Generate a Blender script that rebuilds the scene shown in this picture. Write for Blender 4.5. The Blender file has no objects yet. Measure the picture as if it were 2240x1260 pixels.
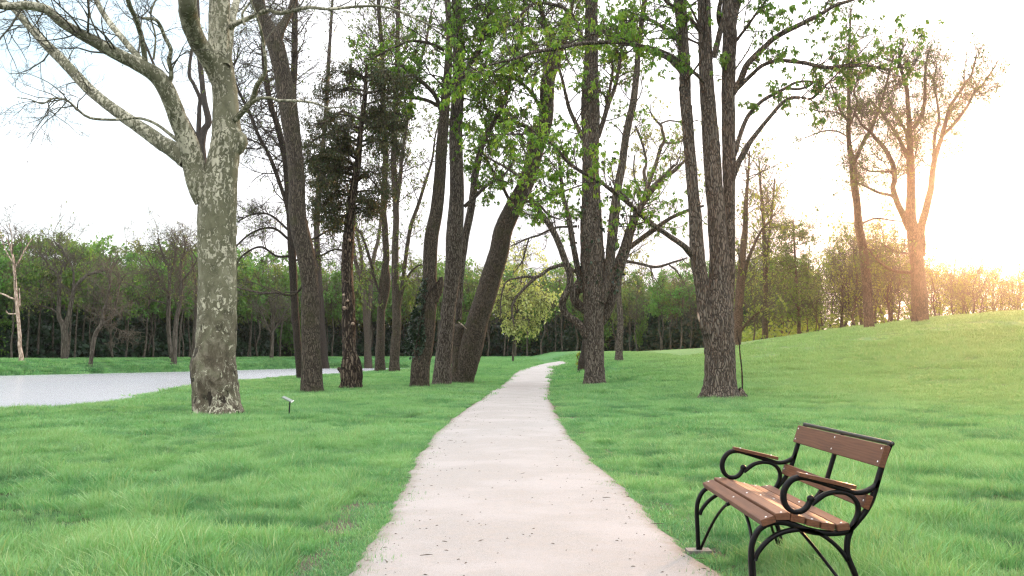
import bpy, math, random
import numpy as np
from mathutils import Vector

C = bpy.context.scene.collection
SC = bpy.context.scene
RNG = np.random.default_rng(7)
random.seed(7)
PI = math.pi

# ------------------------------------------------------------------ camera
F, HOR, CAMH = 2050.0, 787.0, 1.3          # focal length in photo pixels, horizon row, eye height
TILT = math.atan((HOR - 630.0) / F)
cam_d = bpy.data.cameras.new('camera')
cam = bpy.data.objects.new('camera', cam_d)
C.objects.link(cam)
cam.location = (0, 0, CAMH)
cam.rotation_euler = (PI / 2 + TILT, 0, 0)
cam_d.sensor_width = 36.0
cam_d.lens = 36.0 * F / 2240.0
cam_d.clip_start = 0.05
cam_d.clip_end = 3000
SC.camera = cam

# ------------------------------------------------------------------ light
SUN_AZ, SUN_EL = math.radians(27.5), math.radians(8.0)
SUN_DIR = Vector((math.sin(SUN_AZ) * math.cos(SUN_EL), math.cos(SUN_AZ) * math.cos(SUN_EL), math.sin(SUN_EL)))
sl = bpy.data.lights.new('sun', 'SUN')
sl.energy = 5.0
sl.color = (1.0, 0.50, 0.235)
sl.angle = math.radians(6.0)
so = bpy.data.objects.new('sun', sl)
so.rotation_euler = (-SUN_DIR).to_track_quat('-Z', 'Y').to_euler()
so.location = (40, 80, 40)
C.objects.link(so)

world = bpy.data.worlds.new('World')
SC.world = world
world.use_nodes = True
SC.view_settings.view_transform = 'Standard'
SC.view_settings.look = 'None'
SC.view_settings.exposure = 0.62
SC.view_settings.gamma = 1.0
SC.cycles.use_denoising = True
SC.cycles.denoiser = 'OPENIMAGEDENOISE'
SC.cycles.denoising_input_passes = 'RGB_ALBEDO_NORMAL'
SC.cycles.denoising_prefilter = 'NONE'
SC.cycles.filter_width = 1.3
SC.cycles.max_bounces = 6
SC.cycles.diffuse_bounces = 3
SC.cycles.transmission_bounces = 4
SC.cycles.volume_bounces = 0
SC.cycles.sample_clamp_indirect = 4.0


class NT:
    """small helper round a node tree"""
    def __init__(self, tree):
        self.t = tree
        self.n = tree.nodes
        self.l = tree.links

    def add(self, typ, **kw):
        nd = self.n.new(typ)
        for k, v in kw.items():
            if k.startswith('i_'):
                key = k[2:]
                key = int(key) if key.isdigit() else key.replace('_', ' ')
                self.set(nd.inputs[key], v)
            else:
                setattr(nd, k, v)
        return nd

    def set(self, sock, v):
        if isinstance(v, bpy.types.NodeSocket):
            self.l.new(v, sock)
        elif isinstance(v, bpy.types.Node):
            self.l.new(v.outputs[0], sock)
        else:
            if hasattr(sock, 'default_value') and sock.type == 'RGBA' and len(v) == 3:
                v = (*v, 1.0)
            sock.default_value = v

    def math(self, op, a, b=0.0, c=None, clamp=False):
        nd = self.n.new('ShaderNodeMath')
        nd.operation = op
        nd.use_clamp = clamp
        self.set(nd.inputs[0], a)
        self.set(nd.inputs[1], b)
        if c is not None:
            self.set(nd.inputs[2], c)
        return nd.outputs[0]

    def mix(self, fac, a, b, blend='MIX'):
        nd = self.n.new('ShaderNodeMix')
        nd.data_type = 'RGBA'
        nd.blend_type = blend
        self.set(nd.inputs[0], fac)
        self.set(nd.inputs[6], a)
        self.set(nd.inputs[7], b)
        return nd.outputs[2]

    def ramp(self, fac, stops, interp='LINEAR'):
        nd = self.n.new('ShaderNodeValToRGB')
        cr = nd.color_ramp
        cr.interpolation = interp
        while len(cr.elements) < len(stops):
            cr.elements.new(0.5)
        for e, (p, col) in zip(cr.elements, stops):
            e.position = p
            e.color = (*col, 1) if len(col) == 3 else col
        self.set(nd.inputs[0], fac)
        return nd.outputs[0]

    def noise(self, vec, scale, detail=3, rough=0.55, dist=0.0):
        nd = self.n.new('ShaderNodeTexNoise')
        if vec is not None:
            self.set(nd.inputs['Vector'], vec)
        nd.inputs['Scale'].default_value = scale
        nd.inputs['Detail'].default_value = detail
        nd.inputs['Roughness'].default_value = rough
        nd.inputs['Distortion'].default_value = dist
        return nd.outputs['Fac']

    def voro(self, vec, scale, feature='F1', out='Distance', rnd=1.0):
        nd = self.n.new('ShaderNodeTexVoronoi')
        nd.feature = feature
        self.set(nd.inputs['Vector'], vec)
        nd.inputs['Scale'].default_value = scale
        nd.inputs['Randomness'].default_value = rnd
        return nd.outputs[out]

    def mapping(self, vec, scale=(1, 1, 1), loc=(0, 0, 0), rot=(0, 0, 0)):
        nd = self.n.new('ShaderNodeMapping')
        self.set(nd.inputs['Vector'], vec)
        nd.inputs['Scale'].default_value = scale
        nd.inputs['Location'].default_value = loc
        nd.inputs['Rotation'].default_value = rot
        return nd.outputs[0]

    def smooth(self, v, a, b):
        nd = self.n.new('ShaderNodeMapRange')
        nd.interpolation_type = 'SMOOTHSTEP'
        self.set(nd.inputs[0], v)
        nd.inputs[1].default_value = a
        nd.inputs[2].default_value = b
        return nd.outputs[0]


# sky: high thin overcast over a pale blue sky (CIE overcast: brighter towards the zenith), a clearer patch on the left
w = NT(world.node_tree)
w.n.clear()
geo = w.add('ShaderNodeTexCoord')
dirv = geo.outputs['Generated']
sep = w.add('ShaderNodeSeparateXYZ', i_0=dirv)
elev = w.math('MAXIMUM', sep.outputs[2], 0.0)
sky = w.add('ShaderNodeTexSky', sky_type='NISHITA', sun_disc=False)
sky.sun_elevation = SUN_EL
sky.sun_rotation = SUN_AZ
sky.air_density = 1.0
sky.dust_density = 1.0
skyc = w.add('ShaderNodeVectorMath', operation='SCALE', i_0=sky.outputs[0])
skyc.inputs['Scale'].default_value = 0.13
cl_vec = w.mapping(dirv, scale=(1.0, 1.0, 3.2))
cn = w.noise(cl_vec, 2.6, 6, 0.55, 0.35)
cn2 = w.noise(w.mapping(dirv, scale=(1.4, 1.4, 5.0), loc=(3, 1, 0)), 3.1, 5, 0.6, 0.4)
over = w.math('MULTIPLY_ADD', elev, 3.0, 0.655)
cbright = w.math('MULTIPLY', over, w.math('MULTIPLY_ADD', w.smooth(cn2, 0.36, 0.62), 0.46, 0.66))
pd = Vector((-0.52, 0.86, 0.40)).normalized()
dp = w.add('ShaderNodeVectorMath', operation='DOT_PRODUCT', i_0=dirv)
dp.inputs[1].default_value = pd
patch = w.smooth(dp.outputs['Value'], 0.93, 0.995)
clear = w.math('MULTIPLY', patch, w.smooth(cn, 0.34, 0.60), clamp=True)
white = w.add('ShaderNodeVectorMath', operation='SCALE')
white.inputs[0].default_value = (0.975, 0.97, 1.0)
w.l.new(cbright, white.inputs['Scale'])
blue = w.add('ShaderNodeVectorMath', operation='ADD', i_0=skyc.outputs[0])
blue.inputs[1].default_value = (0.38, 0.47, 0.53)
base = w.mix(clear, white.outputs[0], blue.outputs[0])
ds = w.add('ShaderNodeVectorMath', operation='DOT_PRODUCT', i_0=dirv)
ds.inputs[1].default_value = SUN_DIR
gl = w.math('POWER', w.math('MAXIMUM', ds.outputs['Value'], 0.0), 60.0)
glow = w.add('ShaderNodeVectorMath', operation='SCALE')
glow.inputs[0].default_value = (1.0, .74, .42)
w.l.new(gl, glow.inputs['Scale'])
tot = w.add('ShaderNodeVectorMath', operation='ADD', i_0=base, i_1=glow.outputs[0])
bg = w.add('ShaderNodeBackground')
w.l.new(tot.outputs[0], bg.inputs['Color'])
bg.inputs['Strength'].default_value = 1.0
wo = w.add('ShaderNodeOutputWorld')
w.l.new(bg.outputs[0], wo.inputs['Surface'])

# ------------------------------------------------------------------ pixel <-> place
CT, ST = math.cos(TILT), math.sin(TILT)


def P(px, py, d):
    """the point seen at pixel (px, py) of the photograph, d metres in front of the camera"""
    cx, cy = (px - 1120.0) / F, -(py - 630.0) / F
    dy = CT - cy * ST
    k = d / dy
    return np.array((cx * k, d, CAMH + (ST + cy * CT) * k))


def S(t):
    t = np.clip(t, 0, 1)
    return t * t * (3 - 2 * t)


POND = np.array([(-90, 8), (-60, 14), (-30, 19.5), (-17, 23.5), (-14.2, 25.5), (-14.0, 28), (-15.2, 34.5), (-17.0, 45), (-17.5, 53),
                 (-17.1, 61), (-15.2, 68), (-13.7, 75), (-10.2, 86), (-8.8, 95), (-8.5, 120), (-16, 148), (-32, 140), (-35.5, 107), (-39, 88), (-41.6, 77), (-47, 70), (-75, 63),
                 (-110, 58)], float)


def pond_sd(x, y):
    """signed distance to the pond's edge, positive on land"""
    x = np.asarray(x, float); y = np.asarray(y, float)
    best = np.full(x.shape, 1e9); inside = np.zeros(x.shape, bool)
    n = len(POND)
    for i in range(n):
        ax, ay = POND[i]; bx, by = POND[(i + 1) % n]
        ex, ey = bx - ax, by - ay
        t = np.clip(((x - ax) * ex + (y - ay) * ey) / (ex * ex + ey * ey), 0, 1)
        best = np.minimum(best, np.hypot(x - ax - t * ex, y - ay - t * ey))
        cond = ((ay > y) != (by > y))
        with np.errstate(divide='ignore', invalid='ignore'):
            xi = ax + (y - ay) * ex / (ey if ey != 0 else 1e-9)
        inside ^= cond & (x < xi)
    return np.where(inside, -best, best)


def vnoise(x, y, s, seed=0.0):
    """cheap smooth bumps"""
    x = np.asarray(x, float) / s + seed * 1.7; y = np.asarray(y, float) / s - seed * 2.3
    return (np.sin(1.3 * x + 2.1 * np.sin(0.7 * y + seed)) + np.sin(1.7 * y + 1.3 * np.sin(1.1 * x + 2 * seed) + 1.0)
            + 0.6 * np.sin(2.9 * x - 1.9 * y + seed) + 0.5 * np.sin(3.7 * y + 2.6 * x + 3 * seed)) / 3.1


def hash_noise(x, y, s, seed=0):
    """value noise on a lattice"""
    x = np.asarray(x, float) / s; y = np.asarray(y, float) / s
    xi = np.floor(x).astype(np.int64); yi = np.floor(y).astype(np.int64)
    fx = x - xi; fy = y - yi
    fx = fx * fx * (3 - 2 * fx); fy = fy * fy * (3 - 2 * fy)

    def h(a, b):
        v = (a * 374761393 + b * 668265263 + seed * 1442695041) & 0x7fffffff
        v = ((v ^ (v >> 13)) * 1274126177) & 0x7fffffff
        return ((v ^ (v >> 16)) & 0xffff) / 65535.0
    return (h(xi, yi) * (1 - fx) + h(xi + 1, yi) * fx) * (1 - fy) + (h(xi, yi + 1) * (1 - fx) + h(xi + 1, yi + 1) * fx) * fy


def ground_z(x, y, bumps=True):
    x = np.asarray(x, float); y = np.asarray(y, float)
    zc = np.interp(y, [0, 40, 50, 58, 66, 78, 90, 110, 170, 300, 900], [0, 0, .06, .17, .34, .62, .87, 1.12, 1.85, 2.2, 2.2])
    near = .12 * S((-x - 7) / 7) + .24 * S((y - 45) / 38)
    far = 1.36 + np.clip(y - 100, -10, 200) * 0.006
    ymid = np.interp(x, [-110, -60, -42, -30, -16, -8, 0], [32, 42, 54, 86, 116, 112, 112])
    left = near + (far - near) * S((y - ymid) / 7)
    kx = S((x + 13) / 10)
    z = left * (1 - kx) + zc * kx
    A = np.interp(x, [0, 2.2, 4, 6.85, 10, 13, 14.6, 17, 19.9, 22.8, 25.8, 28.7, 32.8, 45, 70, 110],
                  [0, .03, .28, .95, 1.1, 1.28, 1.55, 2.1, 2.62, 3.07, 3.43, 3.78, 4.2, 4.9, 5.5, 5.8])
    up = S((y - 24) / 38)
    down = 1 - 0.55 * S((y - 64) / 45) * S((x - 11) / 6)
    z = z + A * up * down
    if bumps:
        z = z + 0.035 * vnoise(x, y, 2.6, 1.0) * S((y - 4) / 10) + 0.06 * vnoise(x, y, 9.0, 2.0) * S((y - 20) / 20)
    sd = pond_sd(x, y)
    k = S((sd + 1.2) / 4.2)
    return -0.9 * (1 - k) + z * k


def G(px, py, d0=3.0, d1=320.0):
    """where the ray through a pixel meets the ground"""
    ds = np.concatenate([np.arange(d0, 20, .02), np.arange(20, d1, .05)])
    cx, cy = (px - 1120.0) / F, -(py - 630.0) / F
    dy = CT - cy * ST
    xs = cx / dy * ds; zs = CAMH + (ST + cy * CT) / dy * ds
    g = ground_z(xs, ds)
    idx = np.argmax(zs <= g)
    if not (zs <= g).any():
        idx = len(ds) - 1
    return np.array((xs[idx], ds[idx], g[idx]))


# ------------------------------------------------------------------ object helpers
def mesh_obj(name, verts, faces, mats, parent=None, loc=None, mat_idx=None, smooth=True, attrs=None):
    """verts (n,3); faces a list of index arrays (m,3) or (m,4); ONE mesh object"""
    me = bpy.data.meshes.new(name)
    verts = np.asarray(verts, np.float32)
    if loc is not None:
        verts = verts - np.asarray(loc, np.float32)
    me.vertices.add(len(verts))
    me.vertices.foreach_set('co', verts.ravel())
    faces = [np.asarray(f, np.int32) for f in faces if len(f)]
    loops = np.concatenate([f.ravel() for f in faces])
    tot = np.concatenate([np.full(len(f), f.shape[1], np.int32) for f in faces])
    start = np.concatenate([[0], np.cumsum(tot)[:-1]]).astype(np.int32)
    me.loops.add(len(loops))
    me.loops.foreach_set('vertex_index', loops)
    me.polygons.add(len(tot))
    me.polygons.foreach_set('loop_start', start)
    if mat_idx is not None:
        me.polygons.foreach_set('material_index', np.concatenate([np.full(len(f), m, np.int32) for f, m in zip(faces, mat_idx)]))
    me.polygons.foreach_set('use_smooth', np.full(len(tot), smooth))
    for k, v in (attrs or {}).items():
        a = me.attributes.new(k, 'FLOAT', 'POINT')
        a.data.foreach_set('value', np.asarray(v, np.float32))
    me.update(calc_edges=True)
    me.validate()
    for m in (mats if isinstance(mats, (list, tuple)) else [mats]):
        me.materials.append(m)
    o = bpy.data.objects.new(name, me)
    C.objects.link(o)
    if parent is not None:
        o.parent = parent
    elif loc is not None:
        o.location = loc
    return o


def tag(o, label=None, cat=None, group=None, kind=None):
    if label: o['label'] = label
    if cat: o['category'] = cat
    if group: o['group'] = group
    if kind: o['kind'] = kind
    return o


def thing(name, label, cat, loc, group=None):
    o = bpy.data.objects.new(name, None)
    o.empty_display_size = 0.3
    C.objects.link(o)
    o.location = loc
    return tag(o, label, cat, group)


def copy_thing(root, loc, rz, sc, label=None):
    r = root.copy(); C.objects.link(r)
    r.location = loc; r.rotation_euler = (0, 0, rz); r.scale = sc
    if label: r['label'] = label
    for ch in list(root.children):
        c = ch.copy(); C.objects.link(c); c.parent = r
        for g in list(ch.children):
            d = g.copy(); C.objects.link(d); d.parent = c
    return r


def box(cx, cy, cz, sx, sy, sz):
    v = np.array([(x, y, z) for x in (-1, 1) for y in (-1, 1) for z in (-1, 1)], float) * (sx / 2, sy / 2, sz / 2) + (cx, cy, cz)
    f = np.array([(0, 1, 3, 2), (4, 6, 7, 5), (0, 4, 5, 1), (2, 3, 7, 6), (0, 2, 6, 4), (1, 5, 7, 3)])
    return v, f


class MB:
    """collects shapes into one mesh"""
    def __init__(self):
        self.v, self.f, self.n = [], [], 0

    def add(self, v, f):
        self.v.append(np.asarray(v, float)); self.f.append(np.asarray(f) + self.n); self.n += len(v)
        return self

    def build(self, name, mat, parent=None, loc=None, smooth=True):
        q = [f for f in self.f]
        by = {}
        for f in q:
            by.setdefault(f.shape[1], []).append(f)
        return mesh_obj(name, np.concatenate(self.v), [np.concatenate(x) for x in by.values()], mat, parent, loc, smooth=smooth)


def norm(a):
    return a / np.maximum(np.linalg.norm(a, axis=-1, keepdims=True), 1e-9)


def tubes(pts, rad, sides, flute=None):
    """pts (n,m,3), rad (n,m) -> verts, quads"""
    pts = np.asarray(pts, float); rad = np.asarray(rad, float)
    n, m, _ = pts.shape
    tan = np.empty_like(pts)
    tan[:, 1:-1] = pts[:, 2:] - pts[:, :-2]
    tan[:, 0] = pts[:, 1] - pts[:, 0]
    tan[:, -1] = pts[:, -1] - pts[:, -2]
    tan = norm(tan)
    ref = np.cross(tan[:, 0], np.array((0.31, 0.87, 0.22)))
    u = ref[:, None, :] - (tan * ref[:, None, :]).sum(-1, keepdims=True) * tan
    u = norm(u); v = np.cross(tan, u)
    a = np.arange(sides) * 2 * PI / sides
    R = rad[:, :, None] * np.ones(sides)
    if flute is not None:
        R = R * flute
    vert = pts[:, :, None, :] + R[..., None] * (np.cos(a)[None, None, :, None] * u[:, :, None, :] + np.sin(a)[None, None, :, None] * v[:, :, None, :])
    idx = np.arange(n * m * sides).reshape(n, m, sides)
    a0 = idx[:, :-1, :]; b0 = np.roll(idx, -1, 2)[:, :-1, :]
    a1 = idx[:, 1:, :]; b1 = np.roll(idx, -1, 2)[:, 1:, :]
    f = np.stack([a0, b0, b1, a1], -1).reshape(-1, 4)
    return vert.reshape(-1, 3), f


def resample(pts, rad, step):
    """Catmull-Rom through the points"""
    pts = np.asarray(pts, float); rad = np.asarray(rad, float)
    p = np.vstack([2 * pts[0] - pts[1], pts, 2 * pts[-1] - pts[-2]])
    r = np.concatenate([[rad[0]], rad, [rad[-1]]])
    out, ro = [], []
    for i in range(1, len(p) - 2):
        L = np.linalg.norm(p[i + 1] - p[i])
        n = max(1, int(math.ceil(L / step)))
        t = (np.arange(n) / n)[:, None]
        a, b, c, d = p[i - 1], p[i], p[i + 1], p[i + 2]
        out.append(.5 * (2 * b + (c - a) * t + (2 * a - 5 * b + 4 * c - d) * t ** 2 + (3 * b - a - 3 * c + d) * t ** 3))
        ro.append(r[i] + (r[i + 1] - r[i]) * (t[:, 0]))
    out.append(p[-2][None]); ro.append(np.array([r[-2]]))
    return np.vstack(out), np.concatenate(ro)


# ------------------------------------------------------------------ materials
def new_mat(name):
    m = bpy.data.materials.new(name)
    m.use_nodes = True
    t = NT(m.node_tree)
    t.n.clear()
    out = t.add('ShaderNodeOutputMaterial')
    return m, t, out


def bark(name, dark, mid, light, scale=9.0, stretch=0.16, bump=0.05, moss=None, ridged=True):
    m, t, out = new_mat(name)
    tc = t.add('ShaderNodeTexCoord').outputs['Object']
    v = t.mapping(tc, scale=(1, 1, stretch))
    vd = t.add('ShaderNodeVectorMath', operation='ADD')
    nz = t.add('ShaderNodeTexNoise'); t.set(nz.inputs['Vector'], tc); nz.inputs['Scale'].default_value = 2.2
    off = t.add('ShaderNodeVectorMath', operation='SCALE', i_0=nz.outputs['Color']); off.inputs['Scale'].default_value = 0.25
    t.l.new(v, vd.inputs[0]); t.l.new(off.outputs[0], vd.inputs[1])
    cr = t.voro(vd.outputs[0], scale, 'DISTANCE_TO_EDGE')
    crack = t.smooth(cr, 0.0, 0.28)
    n1 = t.noise(vd.outputs[0], scale * 1.6, 6, 0.65)
    n2 = t.noise(tc, 0.9, 4, 0.6)
    n3 = t.noise(tc, 30, 3, 0.6)
    h = t.math('ADD', t.math('MULTIPLY', crack, 0.6 if ridged else 0.25), t.math('MULTIPLY', n1, 0.55))
    h = t.math('ADD', h, t.math('MULTIPLY', n3, 0.15))
    col = t.ramp(h, [(0.22, dark), (0.55, mid), (0.95, light)])
    col = t.mix(t.math('MULTIPLY', n2, 0.5), col, dark)
    if moss is not None:
        col = t.mix(t.math('MULTIPLY', t.smooth(t.noise(tc, 1.7, 5, 0.6), 0.48, 0.7), 0.6), col, moss)
    b = t.add('ShaderNodeBump'); t.l.new(h, b.inputs['Height'])
    b.inputs['Strength'].default_value = 1.0; b.inputs['Distance'].default_value = bump
    p = t.add('ShaderNodeBsdfPrincipled'); t.l.new(col, p.inputs['Base Color'])
    p.inputs['Roughness'].default_value = 0.9; p.inputs['Specular IOR Level'].default_value = 0.2
    t.l.new(b.outputs[0], p.inputs['Normal']); t.l.new(p.outputs[0], out.inputs[0])
    return m


def plane_bark():
    """flaking plane bark: cream patches on olive grey, older brown crust with dark hollows near the foot"""
    m, t, out = new_mat('plane bark')
    tc = t.add('ShaderNodeTexCoord').outputs['Object']
    sp = t.add('ShaderNodeSeparateXYZ', i_0=tc)
    nz = t.add('ShaderNodeTexNoise'); t.set(nz.inputs['Vector'], tc); nz.inputs['Scale'].default_value = 5.0; nz.inputs['Detail'].default_value = 5
    off = t.add('ShaderNodeVectorMath', operation='SCALE', i_0=nz.outputs['Color']); off.inputs['Scale'].default_value = 0.22
    vd = t.add('ShaderNodeVectorMath', operation='ADD', i_0=t.mapping(tc, scale=(1, 1, .55)), i_1=off.outputs[0])
    low = t.math('SUBTRACT', 1.0, t.smooth(sp.outputs[2], 0.8, 3.6))
    olive = t.ramp(t.noise(vd.outputs[0], 3.0, 5, 0.6), [(0.3, (.06, .062, .036)), (0.5, (.115, .115, .07)), (0.72, (.19, .188, .125))])
    crust = t.ramp(t.noise(vd.outputs[0], 6.0, 6, 0.7), [(0.3, (.022, .018, .011)), (0.48, (.075, .063, .042)), (0.64, (.19, .172, .13))])
    col = t.mix(t.math('MULTIPLY', low, t.smooth(t.noise(tc, 2.6, 4), 0.3, 0.52)), olive, crust)
    fl = t.noise(vd.outputs[0], 14.0, 5, 0.62, 0.5)
    big = t.noise(tc, 0.9, 3)
    thr = t.math('ADD', fl, t.math('MULTIPLY', t.math('SUBTRACT', big, 0.5), 0.5))
    limb = t.smooth(sp.outputs[2], 4.5, 6.5)
    thr = t.math('ADD', thr, t.math('MULTIPLY', limb, 0.05))
    cream = t.smooth(thr, 0.562, 0.60)
    creamc = t.ramp(t.noise(tc, 6.0, 3), [(0.3, (.25, .245, .18)), (0.6, (.43, .415, .31))])
    col = t.mix(cream, col, creamc)
    hole = t.smooth(t.noise(vd.outputs[0], 4.2, 3, 0.5, 0.6), 0.61, 0.66)
    col = t.mix(t.math('MULTIPLY', hole, low), col, (.025, .02, .014))
    h = t.math('SUBTRACT', t.math('MULTIPLY', t.noise(vd.outputs[0], 10, 6, 0.65), 0.6), t.math('MULTIPLY', cream, 0.22))
    h = t.math('SUBTRACT', h, t.math('MULTIPLY', hole, t.math('MULTIPLY', low, .8)))
    b = t.add('ShaderNodeBump'); t.l.new(h, b.inputs['Height']); b.inputs['Distance'].default_value = 0.05
    p = t.add('ShaderNodeBsdfPrincipled'); t.l.new(col, p.inputs['Base Color']); p.inputs['Roughness'].default_value = 0.85
    p.inputs['Specular IOR Level'].default_value = 0.25
    t.l.new(b.outputs[0], p.inputs['Normal']); t.l.new(p.outputs[0], out.inputs[0])
    return m


def leafmat(name, c1, c2, trans=0.45, tcol=None, rough=0.55, patch=0.0, c3=None):
    """two-tone leaf, thin and see-through to light; the tone changes from leaf to leaf"""
    m, t, out = new_mat(name)
    at = t.add('ShaderNodeAttribute', attribute_name='rnd')
    oi = t.add('ShaderNodeObjectInfo')
    col = t.mix(at.outputs['Fac'], c1, c2)
    if c3 is not None:
        col = t.mix(t.math('MULTIPLY', oi.outputs['Random'], 0.8), col, c3)
    col2 = t.mix(1.0, col, tcol or (1.15, 1.2, .6), 'MULTIPLY')
    p = t.add('ShaderNodeBsdfPrincipled'); t.l.new(col, p.inputs['Base Color'])
    p.inputs['Roughness'].default_value = rough; p.inputs['Specular IOR Level'].default_value = 0.3
    tr = t.add('ShaderNodeBsdfTranslucent'); t.l.new(col2, tr.inputs['Color'])
    mx = t.add('ShaderNodeMixShader'); mx.inputs[0].default_value = trans
    t.l.new(p.outputs[0], mx.inputs[1]); t.l.new(tr.outputs[0], mx.inputs[2]); t.l.new(mx.outputs[0], out.inputs[0])
    return m


def plain(name, col, rough=0.6, metal=0.0, var=0.15, scale=20, bump=0.0, spec=0.4):
    m, t, out = new_mat(name)
    tc = t.add('ShaderNodeTexCoord').outputs['Object']
    n = t.noise(tc, scale, 4, 0.6)
    c = t.mix(n, tuple(x * (1 - var) for x in col), tuple(min(1, x * (1 + var)) for x in col))
    p = t.add('ShaderNodeBsdfPrincipled'); t.l.new(c, p.inputs['Base Color'])
    p.inputs['Roughness'].default_value = rough; p.inputs['Metallic'].default_value = metal; p.inputs['Specular IOR Level'].default_value = spec
    if bump:
        b = t.add('ShaderNodeBump'); t.l.new(n, b.inputs['Height']); b.inputs['Distance'].default_value = bump
        t.l.new(b.outputs[0], p.inputs['Normal'])
    t.l.new(p.outputs[0], out.inputs[0])
    return m


M = {}
M['plane'] = plane_bark()
M['bark_brown'] = bark('brown bark', (.011, .009, .0065), (.056, .046, .034), (.14, .117, .088), 20, .11, .05, (.045, .045, .02))
M['bark_grey'] = bark('grey brown bark', (.013, .011, .009), (.08, .067, .053), (.215, .187, .15), 17, .10, .06)
M['bark_dark'] = bark('dark bark', (.007, .006, .0045), (.025, .02, .015), (.065, .053, .04), 22, .15, .03)
M['bark_gnarled'] = bark('gnarled bark', (.006, .005, .004), (.036, .026, .018), (.16, .125, .09), 10, .10, .08)
M['bark_far'] = bark('far bark', (.028, .024, .018), (.068, .06, .045), (.125, .112, .09), 5, .2, .03)
M['bark_pale'] = bark('pale dead wood', (.15, .11, .08), (.36, .28, .21), (.55, .45, .36), 5, .2, .03)
M['bark_warm'] = bark('warm bark', (.03, .02, .013), (.085, .058, .038), (.17, .12, .085), 16, .15, .03)
M['twig'] = plain('twig', (.035, .029, .021), .9, var=.3)
M['twig_far'] = plain('far twig', (.06, .053, .034), .9, var=.3)
M['twig_plane'] = plain('plane twig', (.06, .06, .042), .9, var=.3)
M['leaf_fresh'] = leafmat('fresh leaf', (.075, .18, .024), (.165, .28, .045), .55)
M['leaf_yellow'] = leafmat('young yellow leaf', (.16, .19, .04), (.27, .29, .09), .5)
M['leaf_mid'] = leafmat('sparse leaf', (.07, .12, .025), (.13, .185, .045), .5)
M['leaf_yew'] = leafmat('yew needles', (.024, .055, .018), (.085, .072, .028), .35, (1.0, 1.0, .8))
M['leaf_ivy'] = leafmat('ivy leaf', (.006, .018, .009), (.02, .045, .02), .1, rough=.35)
M['leaf_forest'] = leafmat('forest leaf', (.07, .16, .03), (.15, .25, .05), .5, c3=(.08, .22, .05))
M['leaf_olive'] = leafmat('olive forest leaf', (.10, .135, .035), (.19, .225, .06), .48, c3=(.11, .19, .045))
M['leaf_shaded'] = leafmat('shaded undergrowth leaf', (.008, .026, .014), (.02, .055, .024), .3)  # leaf colour darkened to paint in the shade inside the wood
M['leaf_pale'] = leafmat('pale young leaf', (.26, .31, .10), (.42, .44, .20), .5)
M['leaf_bush'] = leafmat('bush leaf', (.14, .18, .04), (.23, .26, .07), .6)
# ------------------------------------------------------------------ path edges, as x over y
PL = [(742, 1290), (766, 1260), (816, 1180), (854, 1110), (884, 1050), (908, 1000), (945, 955), (990, 915), (1030, 888), (1062, 866), (1092, 846), (1110, 832),
      (1122, 820), (1140, 808), (1160, 801)]
PR = [(1612, 1290), (1580, 1260), (1494, 1190), (1408, 1110), (1349, 1050), (1292, 1000), (1245, 950), (1218, 910), (1205, 880), (1202, 860), (1204, 843),
      (1206, 830), (1209, 818), (1214, 808), (1222, 801)]
_pl = np.array([G(*p) for p in PL]); _pr = np.array([G(*p) for p in PR])
_pl = np.vstack([[_pl[0, 0] - .05, -6, 0], _pl, [_pl[-1, 0] + 1.2, _pl[-1, 1] + 2.5, 0]])
_pr = np.vstack([[_pr[0, 0] + .0, -6, 0], _pr, [_pr[-1, 0] + 1.0, _pr[-1, 1] + 2, 0]])


def path_edges(y):
    return np.interp(y, _pl[:, 1], _pl[:, 0]), np.interp(y, _pr[:, 1], _pr[:, 0])


def path_out(x, y):
    """metres outside the path (negative on it)"""
    l, r = path_edges(y)
    return np.maximum(l - x, x - r)


# ------------------------------------------------------------------ ground
def axis(parts):
    out = []
    for a, b, s in parts:
        out.append(np.arange(a, b, s))
    return np.concatenate(out + [[parts[-1][1]]])


gx = axis([(-1200, -200, 100), (-200, -90, 10), (-90, -24, 1.6), (-24, -6, .6), (-6, 9, .35), (9, 46, .7), (46, 90, 4), (90, 200, 10), (200, 1200, 100)])
gy = axis([(-60, -6, 6), (-6, 2, 1), (2, 30, .35), (30, 100, .7), (100, 170, 2), (170, 300, 8), (300, 2000, 120)])
GX, GY = np.meshgrid(gx, gy)
po = path_out(GX, GY)
GZ = ground_z(GX, GY) - 0.10 * S((-po - .25) / .3) * (GY < 95) - 0.03
nv = GX.size
gid = np.arange(nv).reshape(GX.shape)
gf = np.stack([gid[:-1, :-1], gid[:-1, 1:], gid[1:, 1:], gid[1:, :-1]], -1).reshape(-1, 4)

m, t, out = new_mat('turf soil')
tc = t.add('ShaderNodeTexCoord').outputs['Object']
n1 = t.noise(tc, .35, 4, .6); n2 = t.noise(tc, 3.0, 5, .65); n3 = t.noise(tc, 40, 3, .7)
g = t.ramp(n2, [(.3, (.04, .12, .04)), (.55, (.065, .17, .055)), (.75, (.11, .21, .075))])
g = t.mix(t.math('MULTIPLY', t.smooth(n1, .4, .7), .6), g, (.09, .155, .05))
glow_tint = t.add('ShaderNodeAttribute', attribute_name='glow_tint').outputs['Fac']
thatch_shade = t.ramp(n3, [(.3, (.018, .03, .012)), (.7, (.05, .085, .028))])  # dark thatch colour, also painting in the shade between near tufts
farw = t.add('ShaderNodeAttribute', attribute_name='open').outputs['Fac']
g = t.mix(farw, thatch_shade, g)
g = t.mix(t.math('MULTIPLY', glow_tint, t.math('MULTIPLY_ADD', n2, .6, .35)), g, (.20, .27, .10))  # yellow warmth of the sun glow painted into the hill turf
soil = t.add('ShaderNodeAttribute', attribute_name='soil').outputs['Fac']
sc_ = t.ramp(n3, [(.3, (.06, .05, .035)), (.6, (.15, .13, .10)), (.8, (.27, .24, .2))])
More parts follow.
